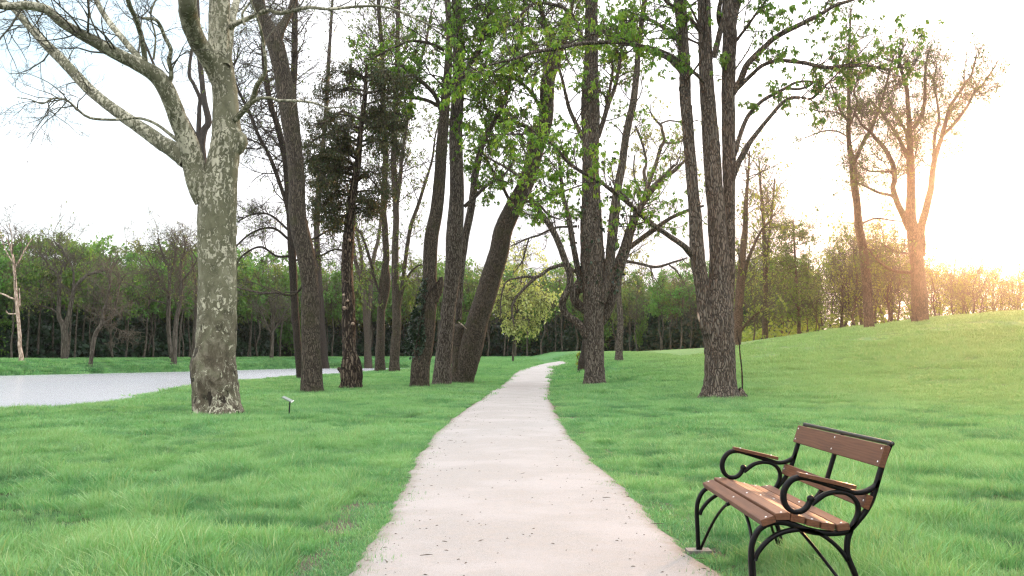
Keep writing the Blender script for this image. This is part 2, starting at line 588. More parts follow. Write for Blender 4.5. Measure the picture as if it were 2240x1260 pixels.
col = t.mix(t.smooth(t.math('ADD', soil, t.math('MULTIPLY', t.math('SUBTRACT', n2, .5), .6)), .3, .6), g, sc_)
b = t.add('ShaderNodeBump'); t.l.new(t.math('ADD', n2, n3), b.inputs['Height']); b.inputs['Distance'].default_value = .06
p = t.add('ShaderNodeBsdfPrincipled'); t.l.new(col, p.inputs['Base Color']); p.inputs['Roughness'].default_value = .95
p.inputs['Specular IOR Level'].default_value = .1
t.l.new(b.outputs[0], p.inputs['Normal']); t.l.new(p.outputs[0], out.inputs[0])
M['turf'] = m


def glow_tint_mask(x, y):
    return S((x - 5) / 12) * S((y - 16) / 18)  # where the painted sun-glow warmth sets in on the hill


soil_w = S((.75 - np.abs(po)) / .5) * (GY < 30)
tag(mesh_obj('ground', np.stack([GX, GY, GZ], -1).reshape(-1, 3), [gf], M['turf'],
             attrs={'soil': soil_w.ravel(), 'glow_tint': glow_tint_mask(GX, GY).ravel(), 'open': S((GY - 26) / 30).ravel()}), kind='structure')

# ------------------------------------------------------------------ path: pale trodden grit
ys = axis([(-5, 3, .5), (3, 14, .045), (14, 30, .12), (30, max(_pl[-1, 1], _pr[-1, 1]) + 1, .4)])
l, r = path_edges(ys)
fuzz = S((ys - 2) / 4) * np.interp(ys, [0, 12, 25, 60], [1, .9, .55, .4])
l = l - .04 + fuzz * (.05 * (hash_noise(ys, 0 * ys, .55, 3) - .5) + .05 * (hash_noise(ys, 0 * ys, .17, 5) - .5) + .06 * (hash_noise(ys, 0 * ys, 2.1, 6) - .5))
r = r + .03 + fuzz * (.05 * (hash_noise(ys, 0 * ys, .5, 8) - .5) + .04 * (hash_noise(ys, 0 * ys, .15, 9) - .5) + .06 * (hash_noise(ys, 0 * ys, 1.7, 10) - .5))
u = np.linspace(0, 1, 25)
PX = l[:, None] * (1 - u) + r[:, None] * u
PY = np.repeat(ys[:, None], 25, 1)
crown = .03 * (1 - (2 * u - 1) ** 2)
PZ = ground_z(PX, PY) + .012 + crown[None, :] - .04 * ((u == 0) | (u == 1))[None, :]
pid = np.arange(PX.size).reshape(PX.shape)
pf = np.stack([pid[:-1, :-1], pid[:-1, 1:], pid[1:, 1:], pid[1:, :-1]], -1).reshape(-1, 4)
m, t, out = new_mat('pale grit')
tc = t.add('ShaderNodeTexCoord').outputs['Object']
n1 = t.noise(tc, .8, 4, .6); n2 = t.noise(tc, 9, 5, .7); n3 = t.noise(tc, 170, 3, .75); n4 = t.noise(t.mapping(tc, scale=(1, 2.4, 1)), 28, 4, .7)
col = t.ramp(n3, [(.26, (.135, .125, .114)), (.5, (.262, .25, .236)), (.77, (.375, .36, .345))])
col = t.mix(t.math('MULTIPLY', t.smooth(n2, .42, .7), .35), col, (.30, .262, .225))
col = t.mix(t.math('MULTIPLY', t.smooth(n4, .6, .72), .5), col, (.16, .125, .095))
col = t.mix(t.math('MULTIPLY', t.smooth(n1, .42, .66), .5), col, (.33, .31, .30))
edge = t.add('ShaderNodeAttribute', attribute_name='edge').outputs['Fac']
col = t.mix(t.math('MULTIPLY', t.smooth(t.math('ADD', edge, t.math('MULTIPLY', n2, .6)), .72, 1.25), .8), col, (.15, .125, .09))
vor = t.voro(tc, 42)
spk = t.math('MULTIPLY', t.math('LESS_THAN', vor, .09), t.smooth(t.noise(tc, 5, 2), .5, .6))
col = t.mix(spk, col, (.10, .075, .055))
b = t.add('ShaderNodeBump'); t.l.new(t.math('ADD', t.math('MULTIPLY', n3, .5), n4), b.inputs['Height']); b.inputs['Distance'].default_value = .012
p = t.add('ShaderNodeBsdfPrincipled'); t.l.new(col, p.inputs['Base Color']); p.inputs['Roughness'].default_value = .95
p.inputs['Specular IOR Level'].default_value = .15
t.l.new(b.outputs[0], p.inputs['Normal']); t.l.new(p.outputs[0], out.inputs[0])
ed = np.repeat(np.abs(2 * u - 1)[None, :] ** 4, len(ys), 0)
tag(mesh_obj('path', np.stack([PX, PY, PZ], -1).reshape(-1, 3), [pf], m, attrs={'edge': ed.ravel()}), kind='structure')

# ------------------------------------------------------------------ pond water
m, t, out = new_mat('pond water')
tc = t.add('ShaderNodeTexCoord').outputs['Object']
n1 = t.noise(t.mapping(tc, scale=(.35, .8, 1)), .9, 1, .5); n2 = t.noise(t.mapping(tc, scale=(.3, .6, 1)), .45, 1, .5)
b = t.add('ShaderNodeBump'); t.l.new(t.math('ADD', n1, t.math('MULTIPLY', n2, .35)), b.inputs['Height']); b.inputs['Distance'].default_value = .06
b.inputs['Strength'].default_value = 1.0
p = t.add('ShaderNodeBsdfPrincipled', i_Base_Color=(.27, .28, .30), i_Metallic=.08); p.inputs['Roughness'].default_value = .25; p.inputs['IOR'].default_value = 2.2
p.inputs['Specular IOR Level'].default_value = .8
t.l.new(b.outputs[0], p.inputs['Normal']); t.l.new(p.outputs[0], out.inputs[0])
wx = np.arange(-120, 0.1, 2.0); wy = np.arange(4, 156.1, 2.0)
WX, WY = np.meshgrid(wx, wy)
wid = np.arange(WX.size).reshape(WX.shape)
wf = np.stack([wid[:-1, :-1], wid[:-1, 1:], wid[1:, 1:], wid[1:, :-1]], -1).reshape(-1, 4)
wsd = pond_sd(WX, WY).ravel()
wf = wf[(wsd[wf] < 2.5).any(1)]
used = np.unique(wf); remap = np.zeros(WX.size, int); remap[used] = np.arange(len(used))
wv = np.stack([WX.ravel(), WY.ravel(), np.full(WX.size, .0)], -1)[used]
tag(mesh_obj('pond_water', wv, [remap[wf]], m), kind='structure')
# ------------------------------------------------------------------ trees
def rot_dirs(d, ang, rng):
    """turn each direction d by ang about a random azimuth"""
    n = len(d)
    r = norm(np.cross(d, norm(rng.normal(size=(n, 3)))))
    return norm(d * np.cos(ang)[:, None] + r * np.sin(ang)[:, None])


def walk(p, d, L, r, k, rng, wander=.25, up=0.0, taper=.25, kink=None):
    """random walks: n strands of k steps -> pts (n,k+1,3), rad (n,k+1)"""
    n = len(p)
    pts = np.empty((n, k + 1, 3)); pts[:, 0] = p
    upv = np.array((0, 0, 1.0))
    u = up if np.ndim(up) else np.full(n, up)
    for i in range(k):
        d = norm(d + wander * rng.normal(size=(n, 3)) + u[:, None] * upv)
        pts[:, i + 1] = pts[:, i] + d * (L / k)[:, None]
    s = np.linspace(0, 1, k + 1)[None, :]
    return pts, r[:, None] * (1 - s * (1 - taper))


def children(pts, rad, per, rng, t0=.25, ang=(.5, 1.0), lfac=.55, rfac=.55, t1=1.0):
    """seeds for the next level: per children on each strand"""
    n, m, _ = pts.shape
    t = t0 + (t1 - t0) * rng.random((n, per))
    x = t * (m - 1); i = np.minimum(x.astype(int), m - 2); fr = (x - i)[..., None]
    ar = np.arange(n)[:, None]
    p = pts[ar, i] * (1 - fr) + pts[ar, i + 1] * fr
    d = norm(pts[ar, i + 1] - pts[ar, i])
    rr = rad[ar, i] * rfac
    L = np.linalg.norm(pts[:, -1] - pts[:, 0], axis=1)[:, None] * lfac * (.6 + .8 * rng.random((n, per))) * (1.15 - .6 * t)
    a = ang[0] + (ang[1] - ang[0]) * rng.random(n * per)
    return p.reshape(-1, 3), rot_dirs(d.reshape(-1, 3), a, rng), L.ravel(), rr.ravel()


def leaves(c, ax, size, width, rng, droop=.3):
    """diamond leaves with a bent middle: c (n,3) stalk end, ax (n,3) direction"""
    n = len(c)
    side = norm(np.cross(ax, norm(rng.normal(size=(n, 3)))))
    size = size[:, None]
    mid = c + ax * size * .5
    tip = c + ax * size + np.array((0, 0, -1.0)) * size * droop
    v = np.stack([c, mid + side * size * width, tip, mid - side * size * width], 1).reshape(-1, 3)
    f = np.arange(4 * n).reshape(n, 4)
    return v, f


class TreeBuild:
    def __init__(self, seed):
        self.rng = np.random.default_rng(seed)
        self.wood, self.twig, self.leaf, self.extra = MB(), MB(), [], {}
        self.seeds, self.bare = [], []

    def limb(self, pts, rad, sides=10, step=.15, rough=.06, lobes=0.0, foot=None):
        """a traced limb: irregular tube; returns its resampled line"""
        rng = self.rng
        p, r = resample(pts, rad, step)
        m = len(p)
        a = np.arange(sides) * 2 * PI / sides
        s = np.cumsum(np.concatenate([[0], np.linalg.norm(np.diff(p, axis=0), axis=1)]))
        fl = np.ones((m, sides))
        ph = rng.random(6) * 6.28
        sc = max(np.max(r), .02)
        fl += rough * (np.sin(2 * a[None] + ph[0] + s[:, None] * .9 / sc * .3) * .6 + np.sin(3 * a[None] + ph[1] - s[:, None] * .7 / sc * .3) * .5
                       + np.sin(s[:, None] / sc * 1.1 + ph[2] + np.sin(a + ph[3])[None] * 2) * .5)
        fl += rough * .35 * rng.normal(size=(m, sides))
        if lobes and foot:
            h = np.exp(-s / foot)[:, None]
            fl += lobes * h * (np.sin(5 * a[None] + ph[4]) * .7 + np.sin(3 * a[None] + ph[5]) * .6)
            fl += .22 * lobes * np.sin(6 * a[None] + ph[4]) * np.exp(-s / (foot * 6))[:, None]
        v, f = tubes(p[None], r[None], sides, fl[None])
        self.wood.add(v, f)
        return p, r

    def sprout(self, p, r, n, L, t=(.2, 1.0), ang=(.5, 1.2), up=.06, rmax=.04, bias=None, bare=False):
        """n branch seeds along a limb line"""
        rng = self.rng
        m = len(p)
        x = (t[0] + (t[1] - t[0]) * rng.random(n)) * (m - 1)
        i = np.minimum(x.astype(int), m - 2); fr = (x - i)[:, None]
        q = p[i] * (1 - fr) + p[i + 1] * fr
        d = norm(p[i + 1] - p[i])
        a = ang[0] + (ang[1] - ang[0]) * rng.random(n)
        dd = rot_dirs(d, a, rng)
        if bias is not None:
            dd = norm(dd + np.asarray(bias))
        LL = L * (.45 + .9 * rng.random(n))
        rr = np.minimum(np.minimum(r[i] * .6, rmax), LL * .014 + .004)
        (self.bare if bare else self.seeds).append((q, dd, LL, rr, np.full(n, up)))

    def finish(self, levels=((5, 4), (4, 3)), wander=.22, twig_sides=4, lf=(.55, .5), leaf=None, min_r=.003, up2=.03):
        """grow the seeds; levels = ((children, steps), ...)"""
        rng = self.rng
        if self.bare:
            keep, self.seeds, self.bare = self.seeds, self.bare, []
            self.finish(levels, wander, twig_sides, lf, None, min_r, up2)
            self.seeds = keep
        if not self.seeds:
            return
        q, d, L, r, up = [np.concatenate(x) for x in zip(*self.seeds)]
        pts, rad = walk(q, d, L, np.maximum(r, min_r), 6, rng, wander, up, .3)
        v, f = tubes(pts, rad, max(twig_sides, 5)); self.twig.add(v, f)
        last = (pts, rad)
        allp = []
        for per, k in levels:
            q, d, L, r = children(*last, per, rng, .2, (.5, 1.1), lf[0], lf[1])
            pts, rad = walk(q, d, L, np.maximum(r, min_r), k, rng, wander * 1.15, up2, .4)
            v, f = tubes(pts, rad, max(3, twig_sides - 1)); self.twig.add(v, f)
            last = (pts, rad); allp.append(pts)
        if leaf:
            self.foliage(last[0], **leaf)

    def foliage(self, pts, per=3, size=(.08, .14), width=.28, prob=1.0, spread=.06, bunch=1, droop=.35, hang=.5, t0=.2, clump=0.0):
        rng = self.rng
        n, m, _ = pts.shape
        keep = rng.random(n) < prob
        if clump:
            c = pts.mean(1)
            keep &= hash_noise(c[:, 0] * 1.1 + 31 * c[:, 1] * .13, c[:, 2] * 1.1, clump, 5) > .38
        pts = pts[keep]; n = len(pts)
        if n == 0:
            return
        x = (t0 + (1 - t0) * rng.random((n, per))) * (m - 1)
        i = np.minimum(x.astype(int), m - 2); fr = (x - i)[..., None]
        ar = np.arange(n)[:, None]
        c = (pts[ar, i] * (1 - fr) + pts[ar, i + 1] * fr).reshape(-1, 3) + spread * rng.normal(size=(n * per, 3))
        c = np.repeat(c, bunch, 0)
        ax = norm(rng.normal(size=(len(c), 3)) + np.array((0, 0, -hang)))
        sz = size[0] + (size[1] - size[0]) * rng.random(len(c))
        v, f = leaves(c, ax, sz, width, rng, droop)
        rnd = np.repeat(np.repeat(rng.random(len(c) // bunch), bunch), 4)
        self.leaf.append((v, f, rnd))

    def emit(self, root, loc, mw, mt, ml, wood_name='trunk'):
        tr = self.wood.build(wood_name, mw, root, loc)
        if self.twig.n or self.leaf:
            vs, fs, ms, rn, n = [], [], [], [], 0
            if self.twig.n:
                v = np.concatenate(self.twig.v); vs.append(v); fs.append(np.concatenate(self.twig.f)); ms.append(0); rn.append(np.zeros(len(v))); n = len(v)
            for v, f, q in self.leaf:
                vs.append(v); fs.append(f + n); ms.append(1); rn.append(q); n += len(v)
            mesh_obj('crown', np.concatenate(vs), fs, [mt, ml or mt], root, loc, ms, True, {'rnd': np.concatenate(rn)})
        return tr


def line(pts, d, dd=0.0, d_start=0.0):
    """pixels (px, py, width) at depth d (+ a drift towards dd metres further at the end) -> points, radii"""
    n = len(pts)
    s = np.linspace(0, 1, n)
    P3 = np.array([P(a, b, d + d_start + (dd - d_start) * s[i] ** 1.3) for i, (a, b, *_c) in enumerate(pts)])
    R = np.array([q[2] * .5 / F * (d + d_start + (dd - d_start) * s[i] ** 1.3) for i, q in enumerate(pts)])
    return P3, R


BASES = []


def traced_tree(label, base, limbs, mats, group=None, seed=1, name='tree', d=None, sides=18, foot=.5, lobes=.16, levels=((5, 4), (4, 3)), leaf=None,
                wander=.22, twig_sides=4, lf=(.55, .5), up2=.03, rough=.06, min_r=None, cat='tree', canopy=None, hook=None, step=.15, parent_name='trunk'):
    """limbs: list of dicts(p=pixel line, dd=depth drift, ds=depth at start, n=branches, L=length m, t, ang, up, bias, main)"""
    g = G(*base)
    if d is None:
        d = g[1]
    loc = np.array((P(base[0], base[1], d)[0], d, ground_z(P(base[0], base[1], d)[0], d) if True else 0))
    tb = TreeBuild(seed)
    for k, lm in enumerate(limbs):
        p3, r = line(lm['p'], d, lm.get('dd', 0.0), lm.get('ds', 0.0))
        if lm.get('main'):
            b0 = p3[0].copy(); b0[2] = min(b0[2], loc[2]) - .25
            p3 = np.vstack([b0, p3]); r = np.concatenate([[r[0] * 1.05], r])
        big = np.max(r) * F / d > 7
        q, rr = tb.limb(p3, r, sides if lm.get('main') else (12 if big else 7), max(step, np.max(r) * .6) if not lm.get('main') else step, rough,
                        lobes if lm.get('main') else 0, foot)
        if lm.get('n'):
            tb.sprout(q, rr, lm['n'], lm.get('L', 2.0), lm.get('t', (.15, 1.0)), lm.get('ang', (.5, 1.2)), lm.get('up', .06), lm.get('rmax', .045), lm.get('bias'), lm.get('bare', False))
    tb.finish(levels, wander, twig_sides, lf, leaf, max(min_r or 0, .00019 * d), up2)
    if canopy:                                       # unseen rest of the crown, added above the view to shade the ground
        hz, rx, rz, nc = canopy
        rg_ = tb.rng
        q = norm(rg_.normal(size=(nc, 3))) * (rg_.random((nc, 1)) ** .4)
        q = q[hash_noise(q[:, 0] * rx + 50, q[:, 1] * rx + 50, 1.5, 3) > .3]
        c = q * (rx, rx, rz) + (loc[0], loc[1], loc[2] + hz)
        v, f = leaves(c, norm(rg_.normal(size=c.shape)), rg_.uniform(.3, .6, len(c)), .4, rg_, .2)
        tb.leaf.append((v, f, np.repeat(rg_.random(len(c)), 4)))
    BASES.append((loc[0], loc[1], base, limbs[0]['p'][0][2] * .5 / F * d))
    root = thing(name, label, cat, loc, group)
    tr = tb.emit(root, loc, mats[0], mats[1], mats[2] if len(mats) > 2 else None, parent_name)
    if hook:
        hook(tb, root, loc, d)
    return root, loc, d
# ---- the mottled plane tree on the left
PLANE = [
    dict(main=1, p=[(475, 914, 122), (474, 900, 108), (472, 880, 101), (470, 850, 97), (468, 820, 99), (467, 792, 96), (471, 770, 88), (474, 700, 84), (474, 600, 83), (474, 500, 86),
                    (478, 430, 84), (484, 380, 74), (492, 330, 68), (496, 305, 68), (494, 260, 60), (492, 205, 56), (486, 150, 52), (480, 100, 47), (481, 0, 45), (486, -140, 40), (480, -300, 30)],
         n=14, L=2.0, t=(.72, 1.0)),
    dict(p=[(450, 440, 52), (434, 400, 52), (412, 317, 44), (395, 275, 40), (383, 243, 38), (368, 205, 37), (343, 167, 36), (300, 140, 30), (250, 115, 28), (200, 87, 27), (160, 65, 23), (130, 45, 22),
            (105, 22, 22), (60, 12, 20), (0, 12, 16), (-80, -20, 12), (-180, -30, 8)], dd=-3.5, n=26, L=1.5, t=(.45, 1.0)),
    dict(p=[(410, 352, 40), (375, 325, 36), (350, 310, 33), (283, 263, 28), (233, 227, 25), (187, 187, 24), (147, 143, 22), (117, 113, 22), (87, 83, 19), (57, 50, 16), (33, 23, 14), (-5, -8, 12), (-90, -80, 7)],
         dd=3.0, n=20, L=1.5, t=(.3, 1.0)),
    dict(p=[(402, 318, 10), (372, 294, 8), (353, 279, 7), (333, 267, 6.5), (300, 258, 6), (257, 262, 6), (197, 258, 6), (167, 237, 5), (147, 220, 5), (117, 215, 4), (93, 227, 3.4), (67, 218, 2.4), (37, 213, 1.8)],
         dd=-1.8, ds=-.3, n=14, L=1.1, t=(.55, 1), up=-.06),
    dict(p=[(322, 158, 15), (312, 140, 14), (300, 122, 14), (267, 83, 14), (240, 50, 13), (213, 5, 12), (190, -60, 9)], dd=2, ds=-1.0, n=10, L=1.2),
    dict(p=[(322, 160, 12), (316, 120, 12), (310, 83, 11), (303, 60, 11), (297, 40, 11), (280, 0, 11), (270, -70, 8)], dd=-3, ds=-1, n=9, L=1.1),
    dict(p=[(356, 190, 12), (372, 176, 11), (375, 155, 10), (369, 133, 11), (374, 110, 9), (360, 80, 9), (350, 55, 8), (338, 42, 8), (310, 40, 6)], dd=-2.0, ds=-.8, n=7, L=.9),
    dict(p=[(336, 130, 5), (340, 80, 4), (330, 30, 4), (350, -20, 4)], dd=-1.0, ds=-1, n=7, L=1.0),
    dict(p=[(484, 185, 40), (466, 145, 39), (450, 117, 40), (432, 90, 40), (422, 67, 41), (412, 30, 42), (410, 0, 42), (400, -120, 36), (380, -260, 26)], dd=-2.5, n=10, L=1.8, t=(.6, 1)),
    dict(p=[(494, 145, 20), (498, 120, 20), (503, 70, 18), (510, 30, 17), (520, -10, 16), (540, -120, 12)], dd=1.5, ds=-.2, n=6, L=1.4),
    dict(p=[(505, 60, 14), (513, 53, 13), (550, 37, 11), (587, 23, 10), (610, 29, 9), (633, 25, 9), (655, 20, 8), (680, 16, 8), (720, 20, 7), (790, 14, 6), (850, 17, 5), (930, 50, 4), (965, 65, 3)],
         dd=-3, n=14, L=1.0, t=(.2, 1)),
    dict(p=[(535, 55, 6), (530, 30, 6), (545, 8, 5), (560, -10, 4)], dd=-.6, ds=-.3),
    dict(p=[(515, 262, 15), (530, 245, 13), (550, 222, 12), (558, 200, 11), (563, 185, 11), (578, 163, 9), (581, 140, 7), (577, 100, 6.5), (572, 70, 6), (563, 40, 5), (548, 0, 4)], dd=-2.0, ds=-.2, n=8, L=.9, t=(.4, 1)),
    dict(p=[(552, 224, 8), (565, 216, 7), (590, 214, 7), (610, 220, 6.5), (640, 220, 6), (665, 222, 5.5), (690, 226, 5), (720, 236, 4), (760, 232, 2.5)], dd=-2.2, ds=-.7, n=8, L=.7, t=(.4, 1)),
]


def plane_extra(tb, root, loc, d):
    # burl on the right flank
    c = P(527, 308, d)
    tb2 = TreeBuild(5)
    p3, r = line([(515, 285, 10), (524, 297, 26), (527, 310, 30), (520, 328, 24), (512, 345, 10)], d, 0)
    tb2.limb(p3, r, 12, .06, .16)
    tb2.wood.build('burl', M['plane'], root, loc)
    # hanging seed balls
    rng = np.random.default_rng(4)
    mb = MB()
    for k in range(26):
        px, py = (rng.uniform(0, 380), rng.uniform(40, 150)) if k < 20 else (rng.uniform(30, 180), rng.uniform(200, 260))
        q = P(px, py, d + rng.uniform(-2, 1))
        th = np.array([(0, 0, 1), (1, 0, 0), (0, 1, 0), (-1, 0, 0), (0, -1, 0), (0, 0, -1)], float) * .018
        mb.add(q + th, np.array([(0, 1, 2), (0, 2, 3), (0, 3, 4), (0, 4, 1), (5, 2, 1), (5, 3, 2), (5, 4, 3), (5, 1, 4)]))
        ln, lr = np.array([q, q + (.01, 0, .09), q + (rng.normal() * .03, 0, .2)]), np.array([.003, .003, .003])
        v, f = tubes(ln[None], lr[None], 4)
        for tri in (f[:, [0, 1, 2]], f[:, [0, 2, 3]]):
            mb.add(v, tri)
    mb.build('seed_balls', M['twig'], root, loc)['kind'] = 'stuff'


traced_tree('large plane tree with pale flaking mottled bark, left of the path', (475, 910), PLANE,
            (M['plane'], M['twig_plane']), seed=11, name='plane_tree', sides=28, foot=.45, lobes=.14, levels=((5, 4), (4, 4)), lf=(.6, .55), hook=plane_extra, rough=.05, step=.12)

# ---- dark forked tree seen just right of the plane's left limb
traced_tree('slim dark forked tree standing right behind the mottled plane tree', (452, 835), [
    dict(main=1, p=[(452, 838, 26), (450, 700, 22), (448, 560, 21), (446, 430, 20), (443, 355, 19), (440, 318, 19), (447, 285, 15), (456, 266, 14), (448, 225, 13), (443, 190, 12), (437, 130, 12), (434, 80, 10), (432, 0, 8), (430, -120, 5)],
         n=12, L=2.2, t=(.7, 1)),
    dict(p=[(441, 322, 14), (435, 300, 12), (436, 240, 10), (437, 215, 9), (424, 185, 8), (414, 163, 8), (418, 120, 7), (422, 95, 6), (424, 40, 5)], dd=1, n=6, L=1.6),
    dict(p=[(440, 318, 12), (424, 290, 9), (405, 255, 8), (393, 236, 7), (375, 215, 6), (345, 160, 6), (315, 90, 5), (290, 40, 3)], dd=-1, n=8, L=1.6),
], (M['bark_dark'], M['twig'], M['leaf_mid']), seed=12, name='forked_tree', sides=12, levels=((4, 4), (3, 3)), leaf=dict(per=1, size=(.1, .16), prob=.15))

# ---- the curving brown trunk
LCH = dict(per=2, size=(.09, .15), width=.26, bunch=5, droop=.35, hang=.9, spread=.03, prob=.68, t0=.5)
traced_tree('thick brown trunk curving left and forking high up, nearest behind the small plaque', (683, 860), [
    dict(main=1, p=[(684, 862, 56), (683, 845, 49), (682, 800, 43), (680, 771, 40), (679, 700, 39), (679, 664, 40), (678, 628, 35), (673, 590, 38), (667, 550, 40), (660, 521, 41), (652, 480, 39), (649, 450, 38), (649, 393, 36), (643, 321, 36),
                    (634, 260, 40), (628, 214, 42), (622, 180, 38), (614, 143, 37), (605, 105, 38), (596, 78, 36), (584, 55, 30), (572, 30, 28), (565, 0, 28), (556, -80, 24), (548, -220, 18)], n=12, L=2.2, t=(.75, 1)),
    dict(p=[(602, 95, 28), (612, 68, 22), (622, 48, 18), (632, 30, 17), (641, 5, 15), (655, -60, 12), (670, -160, 8)], dd=1.5, n=8, L=2.0),
    dict(p=[(690, 565, 6), (650, 640, 5), (600, 640, 5), (575, 641, 5), (530, 632, 4), (515, 625, 3)], dd=2, n=6, L=1.2, up=-.02),
], (M['bark_brown'], M['twig'], M['leaf_mid']), seed=13, name='curved_tree', sides=24, foot=.5, lobes=.07, rough=.035, levels=((6, 4), (5, 3)), leaf=dict(per=1, size=(.06, .1), prob=.2))

# ---- multi-stemmed bare tree behind it, drooping branches to the left
D4 = dict(per=1, size=(.08, .14), width=.3, bunch=2, prob=.3, spread=.1, clump=1.2)
traced_tree('bare many-stemmed tree with low arching branches behind the curving brown trunk', (658, 829), [
    dict(main=1, p=[(657, 830, 18), (655, 800, 15), (650, 740, 16), (646, 690, 17), (641, 600, 17), (638, 540, 17), (634, 470, 15), (630, 430, 14), (625, 357, 14), (614, 303, 14), (603, 262, 13), (593, 232, 13), (580, 160, 11), (575, 80, 8), (572, -60, 5)],
         n=90, L=3.0, t=(.42, 1), ang=(.9, 1.5), up=.03),
    dict(p=[(632, 470, 10), (622, 432, 9), (600, 368, 9), (582, 327, 8), (564, 293, 8), (552, 262, 7.5), (540, 235, 7), (516, 185, 6), (500, 120, 4)], dd=-.5, n=44, L=2.6, ang=(.8, 1.4)),
    dict(p=[(642, 240, 13), (642, 200, 14), (644, 120, 14), (645, 0, 14), (645, -120, 9)], ds=3, dd=3, n=40, L=2.8, ang=(.8, 1.4), t=(.1, 1)),
    dict(p=[(640, 500, 10), (642, 380, 12), (642, 240, 13)], ds=2, dd=3),
    dict(p=[(640, 560, 6), (605, 560, 5), (570, 540, 4.5), (530, 560, 4), (505, 600, 3)], dd=-1.5, n=16, L=1.5, up=-.02),
    dict(p=[(638, 530, 6), (600, 500, 5), (560, 505, 4.5), (525, 530, 4), (495, 570, 3)], dd=1.5, n=18, L=1.5, up=-.02),
    dict(p=[(638, 510, 5), (590, 470, 4.5), (550, 470, 4), (520, 485, 3)], dd=.5, n=18, L=1.5, up=-.02),
    dict(p=[(642, 545, 5), (690, 520, 5), (730, 500, 4), (760, 510, 3)], dd=.5, n=18, L=1.4, up=-.02),
    dict(p=[(645, 570, 5), (700, 560, 5), (735, 545, 4), (770, 560, 3)], dd=-.5, n=14, L=1.4, up=-.02),
], (M['bark_dark'], M['twig'], M['leaf_mid']), seed=14, name='bare_tree', sides=12, min_r=.010, levels=((7, 4), (5, 3)), leaf=D4, lf=(.6, .6))

# ---- leaning grey trunk base right of it
traced_tree('grey trunk half hidden right behind the curving brown trunk', (712, 815), [
    dict(main=1, p=[(712, 817, 24), (709, 790, 19), (705, 740, 16), (702, 690, 15), (697, 600, 14), (693, 500, 13), (700, 380, 12), (712, 260, 10), (720, 120, 8), (730, -40, 5)], n=70, L=2.6, t=(.35, 1))],
            (M['bark_dark'], M['twig'], M['leaf_mid']), seed=15, name='slim_tree', sides=12, levels=((6, 4), (4, 3)), leaf=dict(per=2, size=(.1, .17), prob=.35, bunch=2, spread=.1))


# ---- gnarled dark yew
def yew_extra(tb, root, loc, d):
    mb = TreeBuild(3)
    for (x, y, wd) in ((754, 674, 9), (761, 658, 6), (772, 708, 7), (764, 525, 7), (752, 645, 6)):
        a = P(x, y, d - .30); b_ = P(x - 1, y, d - .46)
        mb.limb(np.array([a, .5 * (a + b_), b_, b_ + (0, -.01, 0)]), np.array([wd, wd, wd * .9, .5]) * .5 / F * d, 10, .03, .05)
        mb.wood.build('sawn_knot', M['bark_pale'], root, loc); mb = TreeBuild(3)
    mb = TreeBuild(6)
    for ln in ([(765, 845, 24), (757, 825, 22), (748, 812, 14), (738, 805, 5)], [(780, 845, 22), (785, 815, 15), (783, 790, 12), (776, 770, 6)], [(757, 845, 20), (752, 815, 17), (756, 780, 12), (764, 750, 6)],
               [(772, 800, 8), (779, 795, 9), (784, 800, 4)]):
        p3, r = line(ln, d - .25, 0)
        mb.limb(p3, r, 8, .08, .16)
    mb.wood.build('root_flare', M['bark_gnarled'], root, loc)


yl = [dict(main=1, p=[(770, 853, 52), (770, 840, 46), (768, 815, 42), (766, 793, 38), (764, 765, 31), (763, 736, 29), (762, 664, 26), (760, 593, 24), (763, 521, 22), (768, 450, 19), (772, 428, 17), (779, 380, 15), (783, 357, 14), (789, 286, 12), (798, 214, 10), (800, 171, 8), (802, 140, 5)],
           n=30, L=1.5, t=(.55, 1), ang=(1.0, 1.6), up=.02)]
rg = np.random.default_rng(21)
for k in range(56):
    y0 = rg.uniform(165, 500); sgn = -1 if rg.random() < .62 else 1
    x0 = np.interp(y0, [140, 214, 286, 357, 428, 500], [802, 798, 789, 783, 772, 764])
    ln = rg.uniform(.45, 1.0) * np.interp(y0, [130, 170, 230, 330, 420, 500], [45, 100, 125, 125, 105, 60]) * (1 if sgn < 0 else .8)
    yl.append(dict(p=[(x0, y0, 5), (x0 + sgn * ln * .4, y0 - rg.uniform(0, 22), 4), (x0 + sgn * ln * .8, y0 - rg.uniform(-14, 16), 2.8), (x0 + sgn * ln, y0 + rg.uniform(-6, 24), 1.6)],
                   dd=rg.uniform(-2.2, 2.2), n=13, L=.62, t=(.08, 1), ang=(.4, 1.1), up=-.02))
traced_tree('gnarled dark yew with twisted stripped trunk and dense blackish needles', (770, 852), yl, (M['bark_gnarled'], M['twig'], M['leaf_yew']), seed=16,
            name='yew_tree', sides=26, foot=.7, lobes=.30, rough=.13, step=.09, levels=((5, 3), (4, 3)),
            leaf=dict(per=2, size=(.06, .13), width=.28, bunch=1, droop=.5, spread=.09), lf=(.55, .5), hook=yew_extra)

